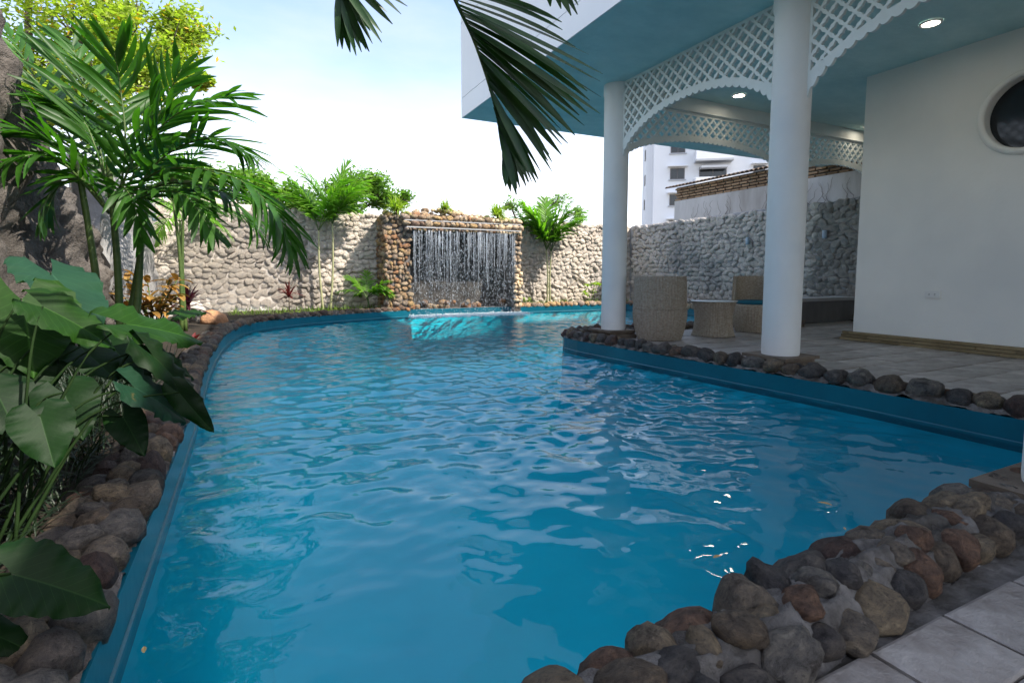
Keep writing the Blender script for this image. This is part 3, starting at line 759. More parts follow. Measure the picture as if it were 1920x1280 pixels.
def face_stones(o, du, dv, nn, W_, H_, sw, sh_, dep=0.05):
    o, du, dv, nn = Vector(o), Vector(du), Vector(dv), Vector(nn); v_ = sh_ / 2
    while v_ < H_:
        s = random.uniform(-sw * 0.4, 0.1 * sw)
        while s < W_:
            w_ = sw * random.uniform(0.5, 1.6); c = s + w_ / 2; s += w_ * 0.95
            if c < 0 or c > W_: continue
            q = o + du * c + dv * (v_ + random.uniform(-0.3, 0.3) * sh_ * (1 if H_ > 0.5 else 0.2)) + nn * random.uniform(-0.01, 0.015)
            base = Matrix((du, -nn, dv)).transposed().to_euler()
            e = Euler((base.x + random.uniform(-0.2, 0.2), base.y + random.uniform(-0.3, 0.3), base.z + random.uniform(-0.2, 0.2)))
            pl.append((q, e, Vector((w_ * 0.53, dep * random.uniform(0.8, 1.3), sh_ * random.uniform(0.38, 0.68)))))
        v_ += sh_ * random.uniform(0.85, 1.1)
face_stones((3.28, 12.97, 0), (1, 0, 0), (0, 0, 1), (0, -1, 0), 0.28, 2.25, 0.13, 0.12)
face_stones((X1, 12.97, 0), (1, 0, 0), (0, 0, 1), (0, -1, 0), 0.22, 2.25, 0.12, 0.12)
face_stones((2.97, 13.8, 0), (0, -1, 0), (0, 0, 1), (-1, 0, 0), 0.86, 2.3, 0.15, 0.13, 0.06)
face_stones((2.98, 12.97, 0), (1, 0, 0), (0, 0, 1), (0, -1, 0), 0.30, 2.25, 0.13, 0.12)
face_stones((3.42, 12.84, 1.955), (1, 0, 0), (0, 0, 1), (0, -1, 0), 3.12, 0.07, 0.10, 0.10, 0.05)
face_stones((3.40, 12.84, 2.075), (1, 0, 0), (0, 0, 1), (0, -1, 0), 3.18, 0.10, 0.16, 0.13, 0.06)
face_stones((3.35, 12.88, 2.235), (1, 0, 0), (0, 0, 1), (0, -1, 0), 3.25, 0.10, 0.17, 0.13, 0.06)
for yy, zz in ((12.95, 2.29), (13.1, 2.34), (13.25, 2.38), (13.42, 2.40)):
    x = 3.1
    while x < 6.65:
        w_ = random.uniform(0.13, 0.24); bulge = 0.13 * math.exp(-((x - 4.6) / 0.9) ** 2) * (yy - 12.85) / 0.4
        if 0.2 > abs(x - 4.8) - 1.9 + (yy - 12.9) * 0.5:
            pl.append((Vector((x, yy + random.uniform(-0.05, 0.05), zz - 0.03 + bulge + random.uniform(-0.03, 0.03))), Euler((random.uniform(-0.4, 0.4), random.uniform(-0.4, 0.4), random.uniform(0, 3))), Vector((w_ * 0.55, w_ * 0.45, w_ * 0.36))))
        x += w_
place_stones(wf, pl, SH_LO, M['warm_stone'])
b_ = MB(); mp_ = 24
for i in range(mp_ + 1):
    for k in range(9):
        x = 3.0 + 3.62 * i / mp_; y = 12.92 + 0.9 * k / 8
        z = 2.20 + (0.14 + 0.12 * math.exp(-((x - 4.6) / 0.9) ** 2)) * math.sin(math.pi * min(1, k / 8 * 0.9 + 0.02)) ** 0.6 * math.sin(math.pi * (0.02 + 0.96 * i / mp_)) ** 0.4
        b_.v.append((x, y, z - 0.02))
for i in range(mp_):
    for k in range(8): a = i * 9 + k; b_.f.append((a, a + 1, a + 10, a + 9))
obj('mound', b_, M['mortar'], wf, True)
# rocks lying at the foot of the niche
pl = []
for i in range(22):
    x = random.uniform(X0 + 0.05, X0 + 1.5) if i < 15 else random.uniform(X0 + 1.5, X1)
    pl.append((Vector((x, random.uniform(13.3, 13.6), 0.06 + (0.1 if i % 4 == 0 else 0))), Euler((random.random(), random.random(), random.random() * 3)), Vector((0.09, 0.08, 0.07)) * random.uniform(0.8, 1.3)))
pile = thing('rock_pile', 'small orange rocks lying behind the falling water', 'rocks', (4.6, 13.45, 0)); place_stones(pile, pl, SH_LO, M['warm_stone'])
# the falling water: threads that break into drops
b_ = MB(); r_ = random.Random(5)
for i in range(150):
    x = r_.uniform(X0 + 0.04, X1 - 0.04) if i % 4 else r_.choice([3.95, 4.28, 4.45, 4.78, 5.02, 5.35, 5.9, 6.1, 6.3]) + r_.uniform(-0.05, 0.05)
    zb = r_.uniform(0.35, 1.8); pts = []; z = 1.98; y = 12.80 + r_.uniform(-0.03, 0.05)
    while z > zb: pts.append((x + r_.uniform(-0.005, 0.005), y, z)); z -= 0.08
    if len(pts) > 2: b_.tube(pts, [r_.uniform(0.0015, 0.0055) * (1 - 0.6 * k / len(pts)) for k in range(len(pts))], 5)
for i in range(3800):
    x = r_.uniform(X0 + 0.02, X1 - 0.02); z = WZ + 2.1 * r_.random() ** 0.9; s = r_.uniform(0.002, 0.0048)
    c = Vector((x, 12.8 + r_.uniform(-0.07, 0.12), z)); n = len(b_.v); l_ = s * r_.uniform(2, 9)
    b_.v += [tuple(c + Vector(q)) for q in ((s, 0, 0), (0, s, 0), (-s, 0, 0), (0, -s, 0), (0, 0, l_), (0, 0, -l_))]
    b_.f += [(n, n + 1, n + 4), (n + 1, n + 2, n + 4), (n + 2, n + 3, n + 4), (n + 3, n, n + 4), (n + 1, n, n + 5), (n + 2, n + 1, n + 5), (n + 3, n + 2, n + 5), (n, n + 3, n + 5)]
o = obj('falling_water', b_, M['fallwater'], wf, True, kind='stuff')
b_ = MB()
for i in range(5200):
    x = r_.uniform(X0 - 0.1, X1 + 0.2); y = 12.66 + r_.gauss(0, 0.19); s = r_.uniform(0.004, 0.02)
    c = Vector((x, y, WZ + 0.004 + r_.random() ** 2 * 0.05)); n = len(b_.v)
    b_.v += [tuple(c + Vector(q)) for q in ((s, 0, 0), (0, s, 0), (-s, 0, 0), (0, -s, 0), (0, 0, s * .7), (0, 0, -s * .7))]
    b_.f += [(n, n + 1, n + 4), (n + 1, n + 2, n + 4), (n + 2, n + 3, n + 4), (n + 3, n, n + 4), (n + 1, n, n + 5), (n + 2, n + 1, n + 5), (n + 3, n + 2, n + 5), (n, n + 3, n + 5)]
tag(obj('foam', b_, M['foam'], None, True, (5, 12.8, WZ)), 'white foam where the falling water meets the pool', 'foam', kind='stuff')

# ------------------------------------------------------------------ poolside house
CZ = 3.5
FX, FY = 3.3, 8.59
house = thing('poolside_house', 'white two storey house with teal soffit, round columns and fretwork arches', 'house', (7.4, 1, 0))
b_ = MB(); b_.box(FX, 13, -6, FY, CZ, CZ + 0.12); obj('ceiling', b_, M['soffit'], house)
b_ = MB(); b_.box(2.05, FX - 0.003, -6, 1.35, CZ + 0.002, CZ + 0.12); obj('porch_ceiling', b_, M['soffit'], house)
b_ = MB(); b_.box(FX + 0.02, 12.98, -5.98, FY - 0.02, CZ + 0.12, 6.1)
obj('upper_storey', b_, M['fascia'], house)
for z0, z1 in ((CZ + 0.001, CZ + 0.31), (CZ + 0.318, CZ + 1.5), (CZ + 1.508, 6.1)):
    b_ = MB(); b_.box(FX - 0.02, FX - 0.002, -6, FY + 0.022, z0, z1); b_.box(FX - 0.002, 13, FY + 0.002, FY + 0.02, z0, z1); obj('fascia_board', b_, M['fascia'], house)
b_ = MB(); b_.box(2.03, FX - 0.025, -6, 1.37, CZ + 0.12, CZ + 0.5); obj('porch_roof', b_, M['fascia'], house)
# house wall with the round window opening
HX = 7.44; WY, WZc, WR = 2.80, 2.62, 0.385
b_ = MB()
def wall_with_hole(x, y0, y1, z0, z1, cy, cz, r, S):
    n = 48; s0 = len(b_.v); ring = []; sq = []
    for i in range(n):
        a = 2 * math.pi * i / n; c, s = math.cos(a), math.sin(a); k = S / max(abs(c), abs(s))
        ring.append((x, cy + r * c, cz + r * s)); sq.append((x, cy + k * c, cz + k * s))
    b_.v += ring + sq
    for i in range(n): j = (i + 1) % n; b_.f.append((s0 + i, s0 + j, s0 + n + j, s0 + n + i))
    for ya, yb, za, zb in ((y0, cy - S, z0, z1), (cy + S, y1, z0, z1), (cy - S, cy + S, z0, cz - S), (cy - S, cy + S, cz + S, z1)):
        b_.quad((x, ya, za), (x, yb, za), (x, yb, zb), (x, ya, zb))
    s1 = len(b_.v); b_.v += [(x + 0.25, q[1], q[2]) for q in ring]
    for i in range(n): j = (i + 1) % n; b_.f.append((s0 + i, s0 + j, s1 + j, s1 + i))
wall_with_hole(HX, -6, 4.5, -0.02, CZ, WY, WZc, WR, 0.6)
b_.quad((HX, 4.5, -0.02), (13, 4.5, -0.02), (13, 4.5, CZ), (HX, 4.5, CZ))
obj('wall', b_, M['wall_paint'], house)
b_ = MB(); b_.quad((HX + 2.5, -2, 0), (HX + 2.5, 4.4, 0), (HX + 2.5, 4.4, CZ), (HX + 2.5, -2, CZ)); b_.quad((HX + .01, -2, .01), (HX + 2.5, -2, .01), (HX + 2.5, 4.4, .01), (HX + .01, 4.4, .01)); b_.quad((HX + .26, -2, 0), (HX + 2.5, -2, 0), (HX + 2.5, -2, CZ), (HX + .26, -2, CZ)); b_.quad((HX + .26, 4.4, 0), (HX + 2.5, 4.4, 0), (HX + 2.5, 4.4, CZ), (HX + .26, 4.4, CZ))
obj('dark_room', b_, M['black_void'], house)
b_ = MB(); n = 64; prof = [(0.385, 0.02), (0.375, -0.02), (0.39, -0.045), (0.415, -0.05), (0.44, -0.035), (0.452, -0.001)]
for r, dx in prof:
    for i in range(n): a = 2 * math.pi * i / n; b_.v.append((HX + dx, WY + r * math.cos(a), WZc + r * math.sin(a)))
for j in range(len(prof) - 1):
    for i in range(n): k = (i + 1) % n; b_.f.append((j * n + i, j * n + k, (j + 1) * n + k, (j + 1) * n + i))
win = obj('round_window', b_, M['wall_paint'], house, True)
b_ = MB()
for i in range(n): a = 2 * math.pi * i / n; b_.v.append((HX + 0.12, WY + 0.383 * math.cos(a), WZc + 0.383 * math.sin(a)))
b_.f.append(tuple(range(n))); obj('pane', b_, M['glass'], win)
# stacked slate skirting: three courses of thin slips
for row in range(3):
    y = -2.0; dz = 0.034
    while y < 4.6:
        l_ = random.uniform(0.35, 0.8); y1 = min(y + l_, 4.62); pr = (0.10, 0.075, 0.055)[row] + random.uniform(-0.008, 0.008)
        b_ = MB(); z0 = 0.006 + row * (dz + 0.005); b_.box(HX - pr, HX + 0.002, y + 0.002, y1 - 0.002, z0, z0 + dz)
        obj('skirting_slip', b_, M['base_slate'], house); y = y1
# columns with two-step stone plinths
def column(x, y, r=0.172):
    b_ = MB(); b_.lathe(x, y, [(r * 0.98, 0.115), (r, 0.14), (r, CZ - 0.14), (r + 0.012, CZ - 0.13), (r + 0.012, CZ - 0.002)], 40); c = obj('column', b_, M['white_paint'], house, True)
    for hw, z0, z1 in ((0.235, -0.01, 0.055), (0.215, 0.055, 0.088), (0.245, 0.088, 0.118)):
        b_ = MB(); b_.box(x - hw, x + hw, y - hw, y + hw, z0, z1); obj('plinth_course', b_, M['plinth'], c)
for q in ((4.67, 6.22), (4.67, 3.52), (4.67, 0.82), (2.70, 0.77), (8.3, 6.22), (10.85, 6.22)): column(*q)
# cut-out fretwork boards, traced by marching squares over a pattern function
def fret(w_, zend, rise, ztop, pitch=0.155, band=0.085, solid_top=None, res=0.011):
    hw = w_ / 2
    def arch(x): t = min(1, abs(x) / hw); return zend + rise * (1 - t ** 2.1) ** 0.62
    nx = int(w_ / res) + 1; xs = [-hw + w_ * i / (nx - 1) for i in range(nx)]
    nz = int((ztop - zend + 0.06) / res) + 1; zs = [zend - 0.06 + (ztop - zend + 0.06) * i / (nz - 1) for i in range(nz)]
    # arc length along the arch for the scallops
    al = [0]
    for i in range(1, nx): al.append(al[-1] + math.hypot(xs[i] - xs[i - 1], arch(xs[i]) - arch(xs[i - 1])))
    F = np.zeros((nz, nx)); top_lim = ztop if solid_top is None else solid_top
    ns = max(6, round(al[-1] / 0.095)); sp = al[-1] / ns
    for i, x in enumerate(xs):
        a = arch(x); e = 1e-3; sl = (arch(min(hw, x + e)) - arch(max(-hw, x - e))) / (2 * e); cs = 1 / math.sqrt(1 + min(sl * sl, 9))
        fr_ = (al[i] / sp) % 1; scal = 0.04 * math.sqrt(max(0, 1 - (2 * fr_ - 1) ** 2))
        for k, z in enumerate(zs):
            dist = (z - a) * cs
            f = dist + scal - 0.03
            if dist > band * 0.5:
                # lattice holes: rotated square cells with notched sides
                u = ((x + z) / pitch) % 1 - 0.5; v = ((x - z) / pitch) % 1 - 0.5
                au, av = abs(u), abs(v)
                hole = 0.39 - max(au, av)                     # square
                hole = max(min(hole, 1), -1)
                notch = min(math.hypot(au - 0.42, av), math.hypot(au, av - 0.42)) - 0.11
                hole = min(hole, notch) * pitch * 0.7
                hole = min(hole, dist - band, top_lim - 0.03 - z, hw - 0.03 - abs(x))
                f = min(f, -hole)
            F[k, i] = f
    b_ = MB(); vid = {}
    def vert(key, x, z):
        if key not in vid: vid[key] = len(b_.v); b_.v.append((x, 0.0, z))
        return vid[key]
    edges = []
    for k in range(nz - 1):
        for i in range(nx - 1):
            c = [(i, k), (i + 1, k), (i + 1, k + 1), (i, k + 1)]; vals = [F[q[1], q[0]] for q in c]
            if max(vals) <= 0: continue
            poly = []; cut = []
            for a in range(4):
                p0, p1 = c[a], c[(a + 1) % 4]; f0, f1 = vals[a], vals[(a + 1) % 4]
                if f0 > 0: poly.append(vert(p0, xs[p0[0]], zs[p0[1]]))
                if (f0 > 0) != (f1 > 0):
                    t = f0 / (f0 - f1); key = (min(p0, p1), max(p0, p1))
                    v_ = vert(key, xs[p0[0]] + (xs[p1[0]] - xs[p0[0]]) * t, zs[p0[1]] + (zs[p1[1]] - zs[p0[1]]) * t); poly.append(v_); cut.append(v_)
            if len(poly) >= 3: b_.f.append(tuple(poly))
            if len(cut) == 2: edges.append((cut[0], cut[1]))
    th = 0.035; n = len(b_.v); front = list(b_.f)
    b_.v = [(x, -th / 2, z) for x, _, z in b_.v] + [(x, th / 2, z) for x, _, z in b_.v]
    b_.f = front + [tuple(n + q for q in reversed(f)) for f in front] + [(a, b2, n + b2, n + a) for a, b2 in edges]
    return b_.mesh('fretwork_arch', M['lattice'])
m1 = fret(2.70 - 0.33, 2.50, 0.47, CZ - 0.002)
for cy in (4.87, 2.17): inst('fretwork_arch', m1, house, Matrix.Translation((4.67, cy, 0)) @ Matrix.Rotation(R(90), 4, 'Z'))
m2 = fret(3.63 - 0.34, 2.56, 0.34, CZ - 0.17, solid_top=CZ - 0.2)
inst('fretwork_arch', m2, house, Matrix.Translation((6.485, 6.22, 0)))
m3 = fret(2.55 - 0.34, 2.56, 0.30, CZ - 0.17, solid_top=CZ - 0.2)
inst('fretwork_arch', m3, house, Matrix.Translation((9.575, 6.22, 0)))
b_ = MB(); b_.box(4.86, 8.1, 6.15, 6.29, CZ - 0.19, CZ - 0.001); b_.box(8.5, 10.65, 6.15, 6.29, CZ - 0.19, CZ - 0.001); obj('ceiling_beam', b_, M['lattice'], house)

# downlights
for k, (x, y, lab) in enumerate(((6.45, 3.28, 'large lit round ceiling light nearest the round window'), (6.5, 5.75, 'lit ceiling light seen through the scalloped arch between the two white columns'), (9.9, 5.9, 'farthest small ceiling light beside the edge of the house wall'))):
    t = thing('ceiling_light', lab, 'light', (x, y, CZ), 'round downlights in the terrace ceiling')
    b_ = MB(); b_.lathe(x, y, [(0.075, CZ - 0.004), (0.078, CZ - 0.016), (0.098, CZ - 0.014), (0.104, CZ - 0.001)], 32); obj('rim', b_, M['white_paint'], t, True)
    b_ = MB(); b_.v = [(x + 0.0755 * math.cos(a), y + 0.0755 * math.sin(a), CZ - 0.008) for a in np.linspace(0, 2 * math.pi, 32, endpoint=False)]; b_.f = [tuple(range(31, -1, -1))]
    obj('lens', b_, M['lamp'], t)
# wall socket
t = thing('wall_socket', 'white wall socket low on the cream house wall', 'socket', (HX, 3.57, 0.65))
b_ = MB(); b_.box(HX - 0.022, HX - 0.001, 3.49, 3.65, 0.615, 0.70); obj('cover_plate', b_, M['plastic'], t)
for yy in (3.54, 3.60):
    for dz in (-0.008, 0.008):
        b_ = MB(); b_.box(HX - 0.0245, HX - 0.0222, yy - 0.008, yy + 0.008, 0.6575 + dz - 0.002, 0.6575 + dz + 0.002); obj('slot', b_, M['slot'], t)
# wall lamps
for k, (x, y, z, lab) in enumerate(((10.90, 9.23, 1.71, 'left cylinder wall lamp on the shaded grey cobbled wall'), (10.90, 7.29, 1.74, 'right cylinder wall lamp on the shaded wall, near the house corner'), (-1.68, 12.9, 2.05, 'small cylinder wall lamp on the left cement wall behind the palms'))):
    t = thing('wall_lamp', lab, 'lamp', (x, y, z), 'cylinder wall lamps')
    sg = 1 if x > 0 else -1
    b_ = MB(); b_.lathe(x, y, [(0.001, z + 0.085), (0.042, z + 0.085), (0.045, z + 0.08), (0.045, z - 0.08), (0.04, z - 0.085), (0.001, z - 0.07)], 24); obj('lamp_body', b_, M['lamp_metal'], t, True)
    b_ = MB(); b_.box(min(x + sg * 0.04, x + sg * 0.12), max(x + sg * 0.04, x + sg * 0.12), y - 0.02, y + 0.02, z - 0.02, z + 0.02); obj('bracket', b_, M['lamp_metal'], t)

# bench
t = thing('stone_bench', 'long grey rendered bench with pale slab top behind the column', 'bench', (9.7, 6.6, 0))
b_ = MB(); b_.box(8.52, 10.85, 6.44, 6.82, 0.002, 0.40); obj('bench_body', b_, M['bench_side'], t)
b_ = MB(); b_.box(8.50, 10.87, 6.41, 6.85, 0.40, 0.46); obj('seat_slab', b_, M['bench_top'], t)

# ------------------------------------------------------------------ rattan furniture
def rattan_shell(b_, z0, z1, rfun, a0, a1, seg, th=0.035, nz_=26, ribs=54, topf=None):
    full = abs(a1 - a0) > 6.2; na = seg if full else seg + 1; s0 = len(b_.v)
    def ring(z, inset_, t):
        for i in range(na):
            a = a0 + (a1 - a0) * i / seg; zz = z if topf is None else z0 + (topf(a) - z0) * t
            rr = rfun(zz) - inset_ + (0.006 * math.cos(ribs * a) if inset_ == 0 else 0)
            b_.v.append((rr * math.cos(a), rr * math.sin(a), zz))
    for k in range(nz_ + 1): ring(z0 + (z1 - z0) * k / nz_, 0, k / nz_)
    for k in range(nz_, -1, -1): ring(z0 + (z1 - z0) * k / nz_, th, k / nz_)
    NR = 2 * nz_ + 2
    for k in range(NR):
        for i in range(seg):
            j = (i + 1) % na; l_ = (k + 1) % NR
            b_.f.append((s0 + k * na + i, s0 + k * na + j, s0 + l_ * na + j, s0 + l_ * na + i))
    if not full:
        for e in (0, na - 1):
            for k in range(nz_): b_.f.append((s0 + k * na + e, s0 + (k + 1) * na + e, s0 + (NR - 2 - k) * na + e, s0 + (NR - 1 - k) * na + e))
def disc(b_, r, z0, z1, seg=48, dome=0.0):
    b_.lathe(0, 0, [(0.001, z0), (r - 0.015, z0), (r, z0 + 0.015), (r, z1 - 0.02), (r - 0.02, z1), (0.001, z1 + dome)], seg)
def local(name, b_, material, parent, smooth=True):
    o = bpy.data.objects.new(name, b_.mesh(name, material, smooth)); COL.objects.link(o); o.parent = parent; ORG[o.name] = Vector(); return o
def make_chair(label, loc, rot):
    t = thing('rattan_chair', label, 'chair', loc, 'barrel rattan chairs on the terrace'); t.rotation_euler.z = rot
    bas = lambda z: 0.285 + 0.075 * math.sin(math.pi * min(1, z / 0.62) ** 0.9 * 0.8)
    b_ = MB(); rattan_shell(b_, 0.0, 0.42, bas, 0, 2 * math.pi, 324); local('base', b_, M['rattan'], t)
    b_ = MB(); rattan_shell(b_, 0.421, 0.87, lambda z: bas(z) + 0.004 if z < 0.43 else 0.356 - 0.012 * ((z - 0.43) / 0.44) ** 2, R(78), R(282), 190, 0.045); local('backrest', b_, M['rattan'], t)
    b_ = MB(); b_.lathe(0, 0, [(0.001, 0.395), (0.31, 0.395), (0.315, 0.43), (0.001, 0.43)], 48); local('seat', b_, M['rattan'], t)
    b_ = MB(); b_.lathe(0.02, 0, [(0.001, 0.432), (0.285, 0.432), (0.298, 0.445), (0.298, 0.472), (0.28, 0.487), (0.001, 0.494)], 48); local('cushion', b_, M['cushion'], t)
    return t
c1 = onz(1243, 636, 0); c2 = onz(1423, 622, 0); c3 = onz(1344, 628, 0)
make_chair('rattan barrel chair seen from behind, beside the first white column', (5.08, 5.72, 0.006), R(25))
make_chair('rattan barrel chair with teal cushion half hidden by the nearer column', (7.15, 5.85, 0.006), R(205))
t = thing('rattan_table', 'round hourglass rattan table with a glass top between the chairs', 'table', (6.1, 5.72, 0.006))
b_ = MB(); rattan_shell(b_, 0, 0.50, lambda z: 0.255 + 0.045 * ((z - 0.25) / 0.25) ** 2 + 0.01 * z, 0, 2 * math.pi, 200, 0.03, ribs=50); local('base', b_, M['rattan'], t)
b_ = MB(); b_.lathe(0, 0, [(0.001, 0.502), (0.325, 0.502), (0.33, 0.508), (0.325, 0.514), (0.001, 0.514)], 48); local('glass_top', b_, M['table_glass'], t)

# ------------------------------------------------------------------ neighbour wall and apartment
NX = 12.6
t = thing('boundary_wall', 'stained whitewashed neighbour wall topped with hollow clay blocks and roof tiles', 'wall', (NX, 9, 0))
b_ = MB(); b_.box(NX, NX + 0.2, 3.0, 13.6, -0.05, 3.28); obj('wall_panel', b_, M['old_paint'], t)
b_ = MB(); b_.box(NX + 0.08, NX + 0.2, 3.0, 13.6, 3.28, 3.72); obj('block_backing', b_, M['apt_frame'], t)
bx = MB(); bx.v = []; 
cnt = 0
for row in range(5):
    y = 13.58 - (0.07 if row % 2 else 0)
    while y > 6.5:
        b_ = MB(); z = 3.285 + row * 0.085
        b_.box(NX - 0.005, NX + 0.1, y - 0.26, y - 0.01, z, z + 0.05); 
        if cnt < 290 : obj('clay_block', b_, M['clay'], t); cnt += 1
        y -= 0.285
        b_ = None
y = 13.75; k = 0
while y > 6.3:
    b_ = MB(); s0 = len(b_.v)
    for xx, zz in ((NX - 0.22, 3.70), (NX + 0.3, 3.80)):
        for i in range(7): a = math.pi * i / 6; b_.v.append((xx, y + 0.075 * math.cos(a), zz + 0.055 * math.sin(a)))
        for i in range(7): a = math.pi * (6 - i) / 6; b_.v.append((xx, y + 0.06 * math.cos(a), zz + 0.038 * math.sin(a) + 0.002))
    for i in range(14): j = (i + 1) % 14; b_.f.append((i, j, 14 + j, 14 + i))
    for e in (0, 14):
        for i in range(6): b_.f.append((e + i, e + i + 1, e + 12 - i, e + 13 - i))
    obj('roof_tile', b_, M['clay_tile'], t); y -= 0.15
b_ = MB(); r_ = random.Random(3)
for i in range(26):
    y = r_.uniform(6.5, 13); z = 2.4; pts = []
    for k in range(9):
        pts.append((NX - 0.02 - r_.random() * 0.03, y, z)); y += r_.uniform(-0.09, 0.09); z += r_.uniform(0.05, 0.13)
    b_.tube(pts, [0.007 * (1 - k / 12) for k in range(9)], 4)
tag(obj('dry_vine', b_, M['vine'], None, True, (NX, 9, 2.4)), 'bare dry vines climbing the stained white neighbour wall', 'vine', kind='stuff')

ap = thing('apartment_building', 'distant white apartment block with balconies and dark windows', 'building', (42, 46, 0))
# local frame: facade turned a little to the camera; front runs from A to B
A_ = ond(1222, 500, 55); B_ = ond(1560, 500, 52); A_.z = B_.z = 0
fd = (B_ - A_); fl = fd.length; fd.normalize(); fn = Vector((fd.y, -fd.x, 0))
def fbox(b_, s0, s1, o0, o1, z0, z1):
    pts = [A_ + fd * s + fn * o for s, o in ((s0, o0), (s1, o0), (s1, o1), (s0, o1))]; b_.prism([(q.x, q.y) for q in pts], z0, z1)
b_ = MB(); fbox(b_, 0, fl, -12, 0, -0.1, 24); fbox(b_, -0.65, 0.001, -8, -1.5, -0.1, 24); obj('wall', b_, M['apartment'], ap)
for fi in range(7):
    z = 2.6 * fi + 1.4 + 0.35
    for (s0, s1, kind) in ((1.6, 3.0, 0), (4.4, 7.0, 1), (9.5, 10.6, 0), (12.5, 15.2, 1)):
        b_ = MB(); fbox(b_, s0, s1, 0.003, 0.06, z + 0.9, z + 2.0); wn = obj('window', b_, M['apt_frame'], ap)
        b_ = MB(); fbox(b_, s0 + 0.08, (s0 + s1) / 2 - 0.04, 0.061, 0.075, z + 0.98, z + 1.92); fbox(b_, (s0 + s1) / 2 + 0.04, s1 - 0.08, 0.061, 0.075, z + 0.98, z + 1.92); obj('pane', b_, M['glass'], wn)
        if kind:
            b_ = MB(); fbox(b_, s0 - 0.5, s1 + 0.4, 0.002, 1.3, z - 0.2, z - 0.02); bl = obj('balcony', b_, M['apt_grey'], ap)
            b_ = MB(); fbox(b_, s0 - 0.5, s1 + 0.4, 1.18, 1.3, z - 0.019, z + 0.85); fbox(b_, s0 - 0.5, s0 - 0.38, 0.002, 1.179, z - 0.019, z + 0.85); fbox(b_, s1 + 0.28, s1 + 0.4, 0.002, 1.179, z - 0.019, z + 0.85); obj('parapet', b_, M['apartment'], bl)
            if fi in (3, 4): b_ = MB(); fbox(b_, s0, s1 - 0.1, 0.3, 1.25, z + 1.75, z + 1.95); obj('awning', b_, M['awning'] if fi == 4 else M['apt_grey'], bl)
        else:
            b_ = MB(); fbox(b_, s0 - 0.25, s1 + 0.25, 0.002, 0.6, z + 2.1, z + 2.2); obj('canopy', b_, M['apartment'], ap)
            b_ = MB(); fbox(b_, s0 - 0.15, s1 + 0.15, 0.002, 0.15, z + 0.78, z + 0.88); obj('sill', b_, M['apt_grey'], ap)
    b_ = MB(); z = 2.6 * fi + 1.4 + 0.35; q = A_ + fd * -0.651; 
    pts = [A_ + fd * s + fn * o for s, o in ((-0.72, -3.6), (-0.651, -3.6), (-0.651, -2.6), (-0.72, -2.6))]; b_.prism([(v.x, v.y) for v in pts], z + 0.9, z + 1.9); obj('side_window', b_, M['apt_frame'], ap)

# ------------------------------------------------------------------ palms
_lf = {}
def leaflet_mesh(material, k):
    """a unit leaflet along +X, tip drooping a little, shared by every frond of one kind"""
    key = (material.name, k)
    if key not in _lf:
        b_ = MB(); pr = lambda t: (0.4 + 0.6 * min(1, t * 3.5)) * (1 - max(0, (t - 0.55) / 0.45) ** 1.8 * 0.88)
        b_.blade((0, 0, 0), (1, 0, 0.02), (0, 0, 1), 1.0, 1.0 * 0.14, [0.12, 0.35, 0.6, 0.9][k], 6, 0.28, pr, [0.2, -0.3, 0.5, -0.1][k])
        _lf[key] = b_.mesh('leaflet', material, True)
    return _lf[key]
def curve_pts(P, n=8):
    P = [Vector(q) for q in P]; out = []
    for i in range(len(P) - 1):
        p0, p1, p2, p3 = P[max(i - 1, 0)], P[i], P[i + 1], P[min(i + 2, len(P) - 1)]
        for k in range(n):
            t = k / n; out.append(0.5 * (2 * p1 + (p2 - p0) * t + (2 * p0 - 5 * p1 + 4 * p2 - p3) * t * t + (3 * p1 - p0 - 3 * p2 + p3) * t ** 3))
    out.append(P[-1]); return out
def frond(parent, P, L_, W_, n, material, stemmat, start=0.2, ang=(62, 25), hang=0.35, r0=0.014, single=False, upv=None, droop=0.5, rnd=random):
    """feather frond on the curve P; single -> each leaflet is an object of its own"""
    C = curve_pts(P, 6); m_ = len(C)
    b_ = MB(); b_.tube(C, [r0 * (1 - 0.85 * i / (m_ - 1)) for i in range(m_)], 6)
    f_ = obj('frond', b_, stemmat, parent, True)
    lb = MB()
    for i in range(n):
        t = start + (1 - start) * (i + 0.3) / n; u_ = t * (m_ - 1); a = min(int(u_), m_ - 2); q = C[a].lerp(C[a + 1], u_ - a)
        d = (C[a + 1] - C[a]).normalized(); up = Vector(upv) if upv else Vector((0, 0, 1)); sd = d.cross(up)
        if sd.length < 0.15: sd = d.cross(Vector((0.5, 0.8, 0.1)))
        sd.normalize(); nn = sd.cross(d).normalized(); an = R(ang[0] + (ang[1] - ang[0]) * t)
        prof = math.sin(math.pi * min(1, 0.22 + 0.72 * (t - start) / (1 - start))) ** 0.6
        for s in (-1, 1):
            dd = d * math.cos(an) + sd * s * math.sin(an) + nn * rnd.uniform(0.05, 0.25) + Vector((0, 0, -hang)) + Vector((rnd.gauss(0, .07), rnd.gauss(0, .07), rnd.gauss(0, .07)))
            dd.normalize(); ll = L_ * prof * rnd.uniform(0.85, 1.1)
            if single:
                x = dd; z = (nn - x * nn.dot(x)).normalized(); y = z.cross(x)
                mt = Matrix((x * ll, y * W_ / 0.14, z * ll)).transposed().to_4x4(); mt.translation = q
                inst('leaflet', leaflet_mesh(material, rnd.randrange(4)), f_, mt)
            else:
                lb.blade(q, dd, nn, ll, W_, droop * rnd.uniform(0.4, 1.3), 4, 0.25, lambda t: (0.5 + 0.5 * min(1, t * 4)) * (1 - t ** 2.6 * 0.95), rnd.uniform(-0.3, 0.3))
    if not single: obj('leaflets', lb, material, f_, False, kind='stuff')
    return f_
